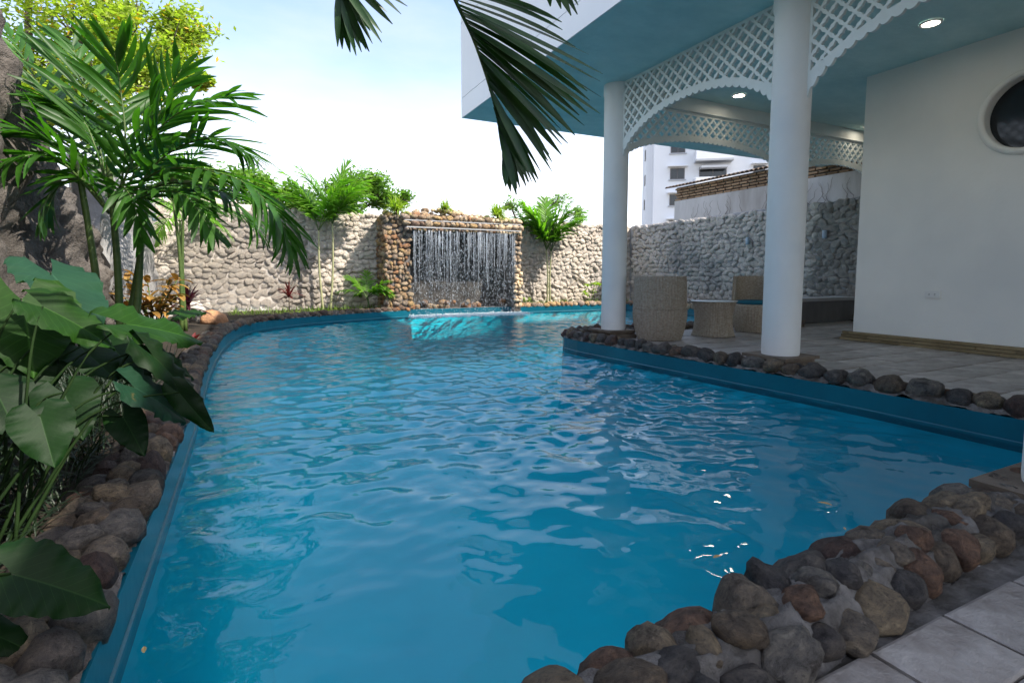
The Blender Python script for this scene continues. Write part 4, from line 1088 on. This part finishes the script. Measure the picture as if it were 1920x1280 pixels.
def arc_frond(base, az, el, ln, droop, n=5):
    P = []; q = Vector(base); d = Vector((math.cos(az) * math.cos(el), math.sin(az) * math.cos(el), math.sin(el))); st = ln / n
    for i in range(n + 1):
        P.append(q.copy()); q = q + d * st; d = (d + Vector((0, 0, -droop / n))).normalized()
    return P
def small_palm(label, base, stems, crown_h, nf, fl_, L_, W_, material, stemmat, nleaf=16, group='young palms along the far wall', rs=1, el=(25, 80), droop=1.3, r=0.022, spread=0.05, azs=None):
    rnd = random.Random(rs); t = thing('palm', label, 'palm', base, group)
    for s in range(stems):
        o = Vector((spread * (s - (stems - 1) / 2), rnd.uniform(-0.03, 0.03), 0)); top = Vector(base) + o * 2.0 + Vector((rnd.uniform(-.04, .04), 0, crown_h * rnd.uniform(0.93, 1.05)))
        b0 = Vector(base) + o * 1.0
        b_ = MB(); b_.tube(curve_pts([b0 - Vector((0, 0, .03)), b0.lerp(top, 0.5) + Vector((rnd.uniform(-.04, .04), 0, 0)), top], 5), [r * (1.35 - 0.05 * i) for i in range(11)], 8)
        obj('trunk', b_, stemmat, t, True)
        for i in range(nf):
            az = (2 * math.pi * (i + rnd.random() * 0.6) / nf + s) if azs is None else R(azs[i % len(azs)] + rnd.uniform(-22, 22)); e = R(rnd.uniform(*el))
            frond(t, arc_frond(top, az, e, fl_ * rnd.uniform(0.8, 1.15), droop * rnd.uniform(0.7, 1.2)), L_, W_, nleaf, material, M['stem_green'], 0.22, (55, 20), 0.2, rnd=rnd, r0=0.009, droop=0.6)
    return t
small_palm('pair of tall slender young palms left of the waterfall', (1.62, 13.35, 0.05), 2, 2.0, 10, 1.4, 0.5, 0.06, M['palm_far'], M['stem_pale'], 17, rs=2, spread=0.16, el=(48, 82), droop=1.25, azs=(-26, 154, -40, 165, -10, 140, 60))
small_palm('pair of young palms against the wall right of the waterfall', (7.75, 13.4, 0.05), 2, 1.5, 10, 1.45, 0.5, 0.07, M['palm_far'], M['stem_pale'], 17, rs=5, spread=0.10, el=(55, 84), droop=1.15, azs=(-26, 154, -26, 154, -5, 175, 70))
small_palm('low bushy palm at the waterfall left foot', (2.55, 13.2, 0.05), 1, 0.3, 9, 0.68, 0.30, 0.045, M['palm_far'], M['stem_green'], 12, rs=9, el=(25, 75), droop=1.1, azs=(-26, 154, -15, 170, -60, 120, 70))
small_palm('slender palm with drooping fronds against the left corner of the far wall', (-1.25, 12.9, 0.05), 1, 1.9, 7, 1.2, 0.42, 0.04, M['palm_far'], M['stem_green'], 16, rs=12, el=(10, 60), droop=1.9)
small_palm('leafy palm rising behind the big left palm', (-0.95, 9.6, 0.05), 2, 1.9, 7, 1.35, 0.42, 0.035, M['palm_left'], M['stem_green'], 17, rs=14, el=(15, 75), droop=1.3)

# big clustered palm at left; its fronds are laid out one by one
bp_ = Vector((-1.18, 6.25, 0.05))
big = thing('palm', 'big dark multi-stemmed palm in front of the craggy rock at left', 'palm', bp_)
for dx, dy, lean, h in ((-0.1, 0.05, -0.05, 1.9), (0.03, 0, 0.0, 2.0), (0.12, -0.06, 0.08, 1.75), (0.0, 0.14, 0.15, 1.8)):
    a = bp_ + Vector((dx, dy, -0.05)); tp = a + Vector((lean * 2, lean, h))
    b_ = MB(); b_.tube(curve_pts([a, a.lerp(tp, 0.5) + Vector((0.02, 0, 0)), tp], 6), [0.038 - 0.0012 * i for i in range(13)], 10); obj('trunk', b_, M['stem_green'], big, True)
def pf(pts, X_): return [ond(x, y, X_[i]) for i, (x, y) in enumerate(pts)]
rb = random.Random(21)
BIG = [ # sight lines and distances -> real points in the garden
    ([(215, 400), (250, 300), (330, 215), (430, 178)], [5.1, 5.0, 4.9, 4.8], 0.60, 15),
    ([(215, 400), (300, 320), (430, 330), (515, 395), (545, 470)], [5.1, 4.9, 4.6, 4.5, 4.5], 0.50, 22),
    ([(215, 400), (310, 345), (420, 365), (490, 440)], [5.1, 5.0, 5.0, 5.1], 0.42, 16),
    ([(210, 400), (190, 290), (160, 170), (135, 80)], [5.1, 5.1, 5.2, 5.3], 0.66, 14),
    ([(205, 400), (150, 290), (80, 170), (10, 50)], [5.1, 5.2, 5.3, 5.3], 0.60, 15),
    ([(205, 400), (120, 290), (50, 250), (-40, 260)], [5.1, 4.9, 4.7, 4.6], 0.50, 14),
    ([(205, 400), (110, 300), (20, 300), (-60, 350)], [5.1, 4.7, 4.4, 4.2], 0.45, 14),
    ([(220, 400), (235, 270), (225, 160), (215, 100)], [5.1, 5.1, 5.1, 5.0], 0.58, 13),
    ([(220, 400), (270, 280), (300, 210), (340, 130)], [5.1, 5.1, 5.1, 5.0], 0.55, 14),
    ([(225, 400), (300, 300), (390, 260), (470, 290)], [5.1, 5.0, 4.9, 4.9], 0.50, 16),
    ([(225, 400), (290, 360), (350, 370), (400, 440)], [5.1, 4.8, 4.7, 4.6], 0.40, 13),
    ([(205, 400), (160, 340), (110, 350), (80, 420)], [5.1, 4.9, 4.8, 4.8], 0.40, 13),
    ([(215, 410), (225, 350), (250, 380), (265, 450)], [5.1, 4.9, 4.8, 4.8], 0.35, 11),
    ([(215, 400), (180, 280), (150, 220), (90, 190)], [5.1, 5.0, 5.0, 4.9], 0.50, 13),
]
for pts, Xs, L_, n in BIG:
    frond(big, pf(pts, Xs), L_ * 1.1, 0.052, int(n * 1.35), M['palm_left'], M['stem_green'], 0.2, (60, 22), 0.12, 0.013, single=True, rnd=rb)

# palm over the camera: only hanging frond tips show
hp = Vector((-1.0, -0.35, 0.03))
ov = thing('palm', 'dark palm whose frond tips hang into the top of the picture before the white fascia', 'palm', hp)
crown = Vector((-0.75, 0.35, 2.75))
b_ = MB(); b_.tube(curve_pts([hp, hp.lerp(crown, 0.5) + Vector((-0.1, 0, 0)), crown], 6), [0.07 - 0.002 * i for i in range(13)], 12); obj('trunk', b_, M['bark'], ov, True)
def hang_frond(P, tips, Lw, rs):
    rnd = random.Random(rs); C = curve_pts([crown, *P], 8); m_ = len(C)
    b_ = MB(); b_.tube(C, [0.012 * (1 - 0.8 * i / (m_ - 1)) for i in range(m_)], 6); f_ = obj('frond', b_, M['stem_green'], ov, True)
    for (tt, tip, D) in tips:
        u_ = tt * (m_ - 1); a = min(int(u_), m_ - 2); q = C[a].lerp(C[a + 1], u_ - a); e = ond(tip[0], tip[1], D)
        x = e - q; ll = x.length; x.normalize(); up = (-_f + Vector((rnd.uniform(-.6, .6), rnd.uniform(-.6, .6), 0.5))).normalized()
        z = (up - x * up.dot(x)).normalized(); y = z.cross(x)
        mt = Matrix((x * ll * 1.03, y * Lw / 0.14 * rnd.uniform(0.85, 1.15), z * ll * 0.6)).transposed().to_4x4(); mt.translation = q
        inst('leaflet', leaflet_mesh(M['palm_near'], rnd.randrange(2)), f_, mt)
D0 = 2.1
P1 = [ond(760, -240, 1.75), ond(845, -20, 1.95), ond(890, 80, D0), ond(925, 190, 2.15), ond(950, 310, 2.2)]
T1 = []
for i, (tx, ty) in enumerate([(1010, -30), (1065, 20), (1085, 62), (1125, 130), (1113, 150), (1118, 168), (1120, 205), (1088, 200), (1085, 245), (1075, 225), (1050, 262), (1052, 280), (1035, 315), (1030, 290), (1002, 335), (1015, 318), (985, 345), (990, 335), (968, 352), (974, 350), (957, 356), (948, 345)]):
    T1.append((0.36 + 0.60 * i / 21, (tx, ty), D0 + 0.12 * math.sin(i * 1.7)))
T1 += [((a[0] + b[0]) / 2, ((a[1][0] + b[1][0]) / 2 + random.uniform(-14, 14), (a[1][1] + b[1][1]) / 2 + random.uniform(-16, 8)), a[2] + 0.06) for a, b in zip(T1, T1[1:])]
hang_frond(P1, T1, 0.028, 4)
P2 = [ond(520, -420, 1.6), ond(590, -200, 1.8), ond(625, -60, 1.9), ond(640, 20, 1.95)]
T2 = [(0.72, (755, 10), 1.9), (0.74, (735, 38), 1.95), (0.78, (713, 74), 1.9), (0.8, (698, 78), 2.0), (0.84, (688, 92), 1.95), (0.88, (667, 95), 1.9), (0.92, (655, 97), 2.0), (0.95, (640, 88), 1.95), (0.7, (770, -30), 1.9), (0.82, (676, 94), 1.98), (0.86, (632, 80), 1.9)]
T2 += [(a[0] + 0.012, (a[1][0] + random.uniform(-12, 6), a[1][1] - random.uniform(0, 22)), a[2] + 0.05) for a in T2]
hang_frond(P2, T2, 0.024, 6)
P3 = [ond(860, -350, 1.7), ond(960, -200, 1.9), ond(1030, -60, 2.0)]
T3 = [(0.8, (1080, 22), 2.0), (0.85, (1070, 25), 2.05), (0.9, (1055, 10), 2.0), (0.75, (1083, 2), 1.95), (0.7, (1110, -20), 2.0), (0.95, (1030, 8), 2.0)]
hang_frond(P3, T3, 0.035, 8)
rc = random.Random(31)
for az, el_ in ((185, 35), (215, 50), (250, 30), (285, 45), (325, 40), (160, 30), (140, 38), (120, 32), (100, 42), (175, 60), (130, 65)):  # unseen crown fronds; the forward-left ones added to shade the elephant ears
    frond(ov, arc_frond(crown, R(az), R(el_), 1.35 if az < 181 else 1.7, 0.75 if az < 181 else 1.3), 0.5, 0.05, 18, M['palm_near'], M['stem_green'], rnd=rc)

# ------------------------------------------------------------------ elephant ears
def ear_leaf(parent, base, tip, wid, normal, material, wav=0.05, fold=0.18, rs=0, curl=0.12):
    rnd = random.Random(rs); base, tip = Vector(base), Vector(tip); y = tip - base; ln = y.length; y.normalize()
    z = Vector(normal); z = (z - y * z.dot(y)).normalized(); x = y.cross(z)
    b_ = MB(); b_.uv = []; NV, NU = 22, 6; ph = rnd.uniform(0, 6)
    for s in (-1, 1):
        s0 = len(b_.v)
        for i in range(NV + 1):
            v = -0.30 + 1.30 * i / NV
            if v < 0: t = (v + 0.30) / 0.30; xo = wid * (0.30 + 0.70 * math.sqrt(max(0, 1 - (1 - t) ** 2))) * 0.5 * 0.93; xi = wid * 0.5 * 0.30 * (1 - t) ** 0.7
            else: xo = wid * 0.5 * (0.93 + 0.07 * math.sin(min(1, v / 0.2) * math.pi / 2)) * (1 - v ** 1.9) ** 0.85 + 0.0; xi = 0
            for k in range(NU + 1):
                u_ = k / NU; xx = xi + (xo - xi) * u_
                zz = abs(xx) * fold + wav * ln * u_ ** 2 * math.sin(v * 13 + s * 1.3 + ph + 1.5 * math.sin(v * 23 + ph)) - curl * ln * max(0, v) ** 2 - 0.04 * ln * u_ ** 3
                q = base + y * (v * ln) + x * (s * xx) + z * zz
                b_.v.append(tuple(q)); b_.uv.append((s * xx / (wid * 0.5), v))
        for i in range(NV):
            for k in range(NU): a = s0 + i * (NU + 1) + k; b_.f.append((a, a + 1, a + NU + 2, a + NU + 1))
    return obj('leaf', b_, material, parent, True)
ear1 = thing('elephant_ear_plant', 'large elephant ear plant with broad glossy leaves spilling over the left coping', 'plant', (-0.8, 2.15, 0.04))
ear2 = thing('elephant_ear_plant', 'elephant ear plant with one large ragged leaf at the lower left corner', 'plant', (-0.85, 1.2, 0.04))
def ear(parent, bpx, tpx, Xb, Xt, wpx, normal, mat_, rs, root):
    b0 = ond(*bpx, Xb); t0 = ond(*tpx, Xt); wpx *= 0.82; dep = (b0 - camo.location).dot(_f)
    ear_leaf(parent, b0, t0, wpx / 1000 * dep, normal, mat_, rs=rs, wav=0.045)
    rt_ = Vector(root); mid = rt_.lerp(b0, 0.6) + Vector((0, 0, 0.12))
    pb = MB(); pb.tube(curve_pts([rt_, mid, b0], 5), [0.006 - 0.0003 * i for i in range(11)], 7); obj('petiole', pb, M['stem_dark'], parent, True)
RT = (-0.8, 2.15, 0.04)
toC = (0.45, -0.75, 0.5)
EARS = [((95, 512), (190, 608), 2.75, 2.6, 175, (0.6, -0.6, 0.45), 'ear_blue'), ((40, 560), (70, 700), 2.3, 2.2, 215, (0.5, -0.75, 0.4), 'ear_bright'),
        ((80, 575), (225, 645), 2.2, 2.35, 130, (0.25, -0.5, 0.75), 'ear_bright'), ((235, 607), (393, 628), 2.3, 2.7, 125, (0.1, -0.65, 0.7), 'ear_bright'),
        ((250, 725), (362, 785), 2.2, 2.4, 120, (0.3, -0.5, 0.8), 'ear_blue'), ((285, 665), (415, 790), 2.3, 2.5, 85, (0.6, -0.5, 0.5), 'ear'),
        ((335, 735), (400, 813), 2.3, 2.35, 60, (-0.3, -0.7, 0.5), 'ear'), ((75, 778), (102, 872), 1.9, 1.85, 125, (0.3, -0.9, 0.1), 'ear'),
        ((120, 735), (155, 820), 2.1, 2.05, 130, (0.2, -0.8, 0.4), 'ear'), ((20, 680), (10, 770), 2.2, 2.1, 170, (0.5, -0.7, 0.5), 'ear'),
        ((90, 632), (80, 745), 2.35, 2.3, 100, (0.3, -0.9, 0.2), 'ear'), ((280, 650), (375, 705), 2.4, 2.6, 60, (0.2, -0.6, 0.8), 'ear'),
        ((150, 650), (218, 705), 2.4, 2.35, 110, (0.2, -0.6, 0.8), 'ear'), ((310, 690), (378, 748), 2.4, 2.5, 50, (0.2, -0.6, 0.7), 'ear'),
        ((335, 590), (390, 578), 2.7, 2.9, 40, (0.1, -0.6, 0.8), 'ear_bright'), ((10, 620), (100, 670), 2.4, 2.3, 130, (0.2, -0.6, 0.6), 'ear'),
        ((200, 640), (280, 720), 2.5, 2.4, 110, (0.2, -0.7, 0.5), 'ear'), 
        ((-10, 730), (40, 820), 2.0, 1.95, 140, (0.5, -0.7, 0.4), 'ear'), ((230, 780), (270, 850), 2.3, 2.25, 80, (0.2, -0.8, 0.3), 'ear')]
EARS = [(*e[:2], e[2] * 0.9, e[3] * 0.9, *e[4:], 0) for e in EARS]
for i, (bpx, tpx, xb, xt, wpx, nn, mt, _) in enumerate(EARS): ear(ear1, bpx, tpx, xb, xt, wpx, nn, M[mt], i + 1, (RT[0] + random.uniform(-.12, .12), RT[1] + random.uniform(-.15, .15), RT[2]))
EARS2 = [((20, 1075), (214, 1125), 1.15, 1.22, 190, (0.35, -0.45, 0.7), 'ear', 0), ((-70, 1165), (74, 1218), 1.1, 1.15, 100, (0.3, -0.4, 0.7), 'ear', 0)]
for i, (bpx, tpx, xb, xt, wpx, nn, mt, _) in enumerate(EARS2): ear(ear2, bpx, tpx, xb, xt, wpx, nn, M[mt], i + 31, (-0.85, 1.2, 0.04))

# ------------------------------------------------------------------ small plants
def rosette(name, label, cat, base, n, ln, wd, material, el=(20, 80), droop=0.5, stem=0.0, stemmat=None, rs=0, group=None, part='leaf', prof=None):
    rnd = random.Random(rs); t = thing(name, label, cat, base, group); top = Vector(base) + Vector((0, 0, stem))
    if stem: b_ = MB(); b_.tube([Vector(base) - Vector((0, 0, 0.02)), top], [0.014, 0.01], 6); obj('stem', b_, stemmat or M['bark'], t, True)
    for i in range(n):
        az = i * 2.4 + rnd.uniform(-.3, .3); e = R(el[0] + (el[1] - el[0]) * (i / n)) ; l_ = ln * rnd.uniform(0.75, 1.1)
        b_ = MB(); b_.blade(top - Vector((0, 0, stem * 0.35 * rnd.random())), (math.cos(az) * math.cos(e), math.sin(az) * math.cos(e), math.sin(e)), (0, 0, 1), l_, wd, droop, 5, 0.3, prof or (lambda t: math.sin(math.pi * min(1, 0.12 + 0.88 * t)) ** 0.8))
        obj(part, b_, material, t, False)
    return t
rosette('cordyline', 'dark purple strap leaved cordyline behind the elephant ears', 'plant', (-0.92, 9.9, 0.08), 30, 0.42, 0.06, M['cordyline'], (5, 85), 0.8, 0.38, rs=1)
rosette('cordyline', 'small red cordyline standing alone against the sunlit wall', 'plant', (0.78, 13.1, 0.08), 24, 0.36, 0.045, M['cordyline_red'], (5, 85), 0.7, 0.42, rs=2)
rosette('cordyline', 'low pinkish rosette at the edge of the left coping', 'plant', (-0.66, 7.6, 0.06), 12, 0.2, 0.05, M['cordyline_red'], (5, 60), 0.6, 0.0, rs=3)
t = thing('croton', 'yellow and brown leaved croton bush beneath the big left palm', 'plant', (-1.25, 9.0, 0.06)); rnd = random.Random(8)
for s in range(11):
    az = s * 2.4; tp = Vector((-1.25 + 0.33 * math.cos(az), 9.0 + 0.3 * math.sin(az), 0.55 + 0.35 * rnd.random())); b_ = MB(); b_.tube([Vector((-1.25, 9.0, 0.03)), Vector((-1.25, 9.0, 0.03)).lerp(tp, .6) + Vector((0, 0, .08)), tp], [0.012, 0.009, 0.006], 5); br = obj('branch', b_, M['stem_green'], t, True)
    for i in range(11):
        a2 = i * 2.4 + s; e = R(rnd.uniform(-10, 65)); q = Vector((-1.25, 9.0, 0.03)).lerp(tp, 0.5 + 0.5 * i / 10) + Vector((0, 0, 0.05 * math.sin(i)))
        b_ = MB(); b_.blade(q, (math.cos(a2) * math.cos(e), math.sin(a2) * math.cos(e), math.sin(e)), (0, 0, 1), rnd.uniform(0.16, 0.24), 0.085, 0.9, 5, 0.3, lambda t: math.sin(math.pi * min(1, 0.08 + 0.92 * t)) ** 0.7); obj('leaf', b_, M['croton'], br)
for k, (x, z, y, lab, sz) in enumerate(((3.28, 2.50, 13.1, 'leafy fern at the left end of the waterfall top', 0.5), (4.5, 2.60, 13.05, 'small grass tuft at the centre of the waterfall top', 0.36), (5.95, 2.50, 13.05, 'arching fern at the right end of the waterfall top', 0.5))):
    t = thing('fern', lab, 'fern', (x, y, z), 'ferns on top of the waterfall'); rnd = random.Random(50 + k)
    b_ = MB()
    for i in range(150):
        az = rnd.random() * 6.28; e = R(rnd.uniform(10, 85)); b_.blade((x + rnd.gauss(0, .06), y + rnd.gauss(0, .05), z - 0.04), (math.cos(az) * math.cos(e), math.sin(az) * math.cos(e), math.sin(e)), (0, 0, 1), sz * rnd.uniform(0.5, 1.0), 0.022 if k == 1 else 0.034, 1.2, 4)
    obj('foliage', b_, M['fern'], t)
    b_ = MB(); b_.lathe(x, y, [(0.001, z + 0.03), (0.05, z + 0.02), (0.07, z - 0.06), (0.001, z - 0.08)], 10); obj('root_clump', b_, M['soil'], t, True)
for k, (bx, by, lab, sc) in enumerate(((9.15, 13.3, 'lime leaved shrub against the sunlit wall beside the column', 1.0), (6.95, 13.25, 'tiny lime seedling at the right foot of the waterfall', 0.42))):
    t = thing('shrub', lab, 'shrub', (bx, by, 0.06), 'lime shrubs along the far wall'); rnd = random.Random(70 + k)
    for i in range(7):
        az = i * 2.4; tp = Vector((bx + 0.22 * sc * math.cos(az), by + 0.12 * sc * math.sin(az), 0.06 + sc * (0.2 + 0.4 * rnd.random()))); b_ = MB(); b_.tube([(bx, by, 0.04), tp], [0.008, 0.004], 5); br = obj('stem', b_, M['stem_green'], t)
        b_ = MB()
        for j in range(9): a2 = j * 2.4; e = R(rnd.uniform(0, 60)); b_.blade(tp + Vector((0, 0, -0.05 * rnd.random())), (math.cos(a2) * math.cos(e), math.sin(a2) * math.cos(e), math.sin(e)), (0, 0, 1), 0.15 * sc, 0.06 * sc, 0.8, 4, 0.3, lambda t: math.sin(math.pi * min(1, 0.1 + 0.9 * t)))
        obj('leaf_cluster', b_, M['lime_leaf'], br)
# ground cover and long dark grass
b_ = MB(); rnd = random.Random(90)
for i in range(1500):
    f_ = rnd.random()
    if f_ < 0.5: x = rnd.uniform(-0.4, 2.9); y = rnd.uniform(0.75, 1) * 0 + max(12.1 + x * 0.33, 12.3) + rnd.uniform(0.25, 1.1)
    else: x = rnd.uniform(6.7, 10.6); y = rnd.uniform(13.25, 13.65)
    az = rnd.random() * 6.28; e = R(rnd.uniform(30, 85)); b_.blade((x, y, 0.04), (math.cos(az) * math.cos(e), math.sin(az) * math.cos(e), math.sin(e)), (0, 0, 1), rnd.uniform(0.06, 0.2), 0.014, 0.8, 3)
tag(obj('ground_cover', b_, M['grass'], None), 'low grass and weeds along the foot of the sunlit wall', 'grass', kind='stuff')
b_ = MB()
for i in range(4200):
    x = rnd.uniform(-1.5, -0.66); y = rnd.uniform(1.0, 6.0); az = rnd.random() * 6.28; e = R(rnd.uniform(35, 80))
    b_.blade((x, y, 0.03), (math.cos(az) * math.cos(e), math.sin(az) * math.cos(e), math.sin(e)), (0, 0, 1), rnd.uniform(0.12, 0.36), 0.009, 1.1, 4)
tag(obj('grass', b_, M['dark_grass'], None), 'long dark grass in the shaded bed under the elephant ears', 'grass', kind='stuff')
# boulders in the left bed
for k, (x, y, z, s, lab) in enumerate(((-0.62, 10.9, 0.10, (0.24, 0.2, 0.15), 'yellowish boulder at the bend of the left coping'), (-1.0, 11.4, 0.2, (0.3, 0.25, 0.22), 'pale grey boulder behind the yellowish boulder'))):
    b_ = MB(); b_.add(*SH_HI[k], Matrix.LocRotScale(Vector((x, y, z)), Euler((0.2, 0.1, k)), Vector(s)))
    tag(obj('boulder', b_, M['warm_stone'] if k == 0 else M['cement_wall'], None, True, (x, y, z)), lab, 'boulder')
# floating dry leaves
for k, (px, py, lab) in enumerate(((1338, 1045, 'curled dry leaf floating left of the near coping'), (1560, 947, 'long dry leaf floating beyond the near coping'), (1582, 988, 'small dry leaf floating against the near coping'), (1362, 1080, 'dot sized dry leaf floating below the curled leaf'), (270, 1223, 'dry leaf floating beside the left pool wall'), (475, 619, 'dry leaf on the far left bend of the pool'))):
    q = onz(px, py, WZ + 0.012); b_ = MB(); s = (0.02, 0.03, 0.012, 0.008, 0.016, 0.04)[k]; b_.blade(q, (math.cos(k * 2.0), math.sin(k * 2.0), 0.05), (0, 0, 1), s * 2, s * 0.8, 0.1, 4, 0.4, lambda t: math.sin(math.pi * min(1, 0.1 + 0.9 * t)))
    tag(obj('dry_leaf', b_, M['paper_leaf'], None, False, tuple(q)), lab, 'leaf', 'dry leaves floating on the pool')

# ------------------------------------------------------------------ trees beyond the walls
def tree(label, base, trunk_h, blobs, material, leaf=0.12, per=900, r=0.18, rs=0, name='broadleaf_tree', extra=None, flat=0.75):
    rnd = random.Random(rs); nr = np.random.default_rng(rs); t = thing(name, label, 'tree', base, 'trees beyond the garden walls')
    b_ = MB(); fork = Vector(base) + Vector((0, 0, trunk_h)); b_.tube(curve_pts([base, Vector(base).lerp(fork, .5) + Vector((.08, 0, 0)), fork], 4), [r * (1.2 - 0.05 * i) for i in range(9)], 8)
    obj('trunk', b_, M['bark'], t, True)
    lb = MB(); cb = [MB(), MB()]
    for (c, s) in blobs:
        c = Vector(c); mid = fork.lerp(c, 0.55) + Vector((rnd.uniform(-.3, .3), rnd.uniform(-.3, .3), 0.2)); lb.tube(curve_pts([fork, mid, c], 4), [r * 0.5 * (1 - i / 11) + 0.01 for i in range(9)], 6)
        for _ in range(9):
            e = c + Vector((rnd.gauss(0, .5) * s[0], rnd.gauss(0, .5) * s[1], rnd.gauss(0, .5) * s[2])); lb.tube([mid.lerp(c, 0.7), c.lerp(e, 0.5) + Vector((0, 0, 0.06)), e], [0.03, 0.02, 0.008], 4, False)
        nsub = 26
        for _ in range(nsub):
            d = Vector((rnd.gauss(0, 1), rnd.gauss(0, 1), rnd.gauss(0, 1))).normalized() * rnd.uniform(0.35, 1.0)
            cc = c + Vector((d.x * s[0], d.y * s[1], d.z * s[2])); sr = rnd.uniform(0.16, 0.34) * min(s)
            for _ in range(int(per / nsub)):
                q = cc + Vector((rnd.gauss(0, sr), rnd.gauss(0, sr), rnd.gauss(0, sr * flat))); a = nr.normal(size=3); a /= np.linalg.norm(a); a[2] = a[2] * 0.5 + 0.1
                a = Vector(a).normalized(); x = a.cross(Vector((rnd.gauss(0, 1), rnd.gauss(0, 1), 1.5))).normalized(); L_ = leaf * rnd.uniform(0.6, 1.3)
                mb_ = cb[1 if extra and rnd.random() < extra[1] else 0]
                n_ = len(mb_.v); mb_.v += [tuple(q - a * L_), tuple(q + x * L_ * 0.42), tuple(q + a * L_), tuple(q - x * L_ * 0.42)]; mb_.f.append((n_, n_ + 1, n_ + 2, n_ + 3))
    obj('limbs', lb, M['bark'], t, True); obj('crown', cb[0], material, t)
    if cb[1].v: obj('turning_leaves', cb[1], extra[0], t, kind='stuff')
    return t
def at_y(px, py, Y): return tuple(ony(px, py, Y))
bl = [(at_y(x, y, 17.5 + dy), s) for x, y, dy, s in ((150, 40, 0, (1.5, 1.3, 1.0)), (260, 70, -.5, (1.3, 1.2, 0.9)), (60, 110, .6, (1.3, 1.2, 1.0)), (310, 130, 0, (1.0, 0.9, 0.7)), (200, 160, -.8, (1.2, 1.0, 0.9)), (230, -60, 0, (1.6, 1.4, 1.1)), (80, -100, .5, (1.8, 1.4, 1.2)), (345, 60, 0.4, (0.7, 0.7, 0.6)), (120, 210, 0, (1.2, 1.0, 0.9)), (375, 150, 0, (0.35, 0.4, 0.25)), (20, 200, 0, (1.0, 1.0, 0.9)))]
tree('large sunlit yellow green tree rising behind the left rock and palms', (-4.6, 17.5, 0), 4.6, bl, M['tree_yellow'], 0.085, 2600, 0.2, 1, extra=(M['orange_leaf'], 0.05))
bl = [(at_y(x, y, 17), s) for x, y, s in ((660, 350, (0.9, 0.8, 0.55)), (700, 352, (0.8, 0.7, 0.5)), (735, 375, (0.6, 0.6, 0.35)), (630, 380, (0.8, 0.7, 0.6)))]
tree('rounded green tree just left of the waterfall behind the wall', (2.6, 17, 0), 2.4, bl, M['tree_green'], 0.075, 1900, 0.1, 2)
bl = [(at_y(x, y, 16.5), s) for x, y, s in ((960, 385, (0.5, 0.4, 0.3)), (1045, 380, (0.6, 0.5, 0.32)), (1000, 405, (0.7, 0.5, 0.3)), (1085, 400, (0.3, 0.3, 0.25)))]
tree('thin feathery tree behind the right pair of palms', (8.6, 16.5, 0), 2.2, bl, M['tree_feather'], 0.055, 700, 0.07, 3, flat=0.5)
bl = [(at_y(x, y, 15.6), s) for x, y, s in ((470, 350, (0.8, 0.6, 0.6)), (520, 370, (0.7, 0.5, 0.45)), (400, 350, (0.8, 0.6, 0.6)), (560, 390, (0.5, 0.5, 0.35)), (330, 330, (0.7, 0.6, 0.6)))]
tree('bright green bushy tree behind the far wall, left of the slender palms', (-0.2, 15.6, 0), 2.2, bl, M['tree_green'], 0.085, 1500, 0.09, 4)
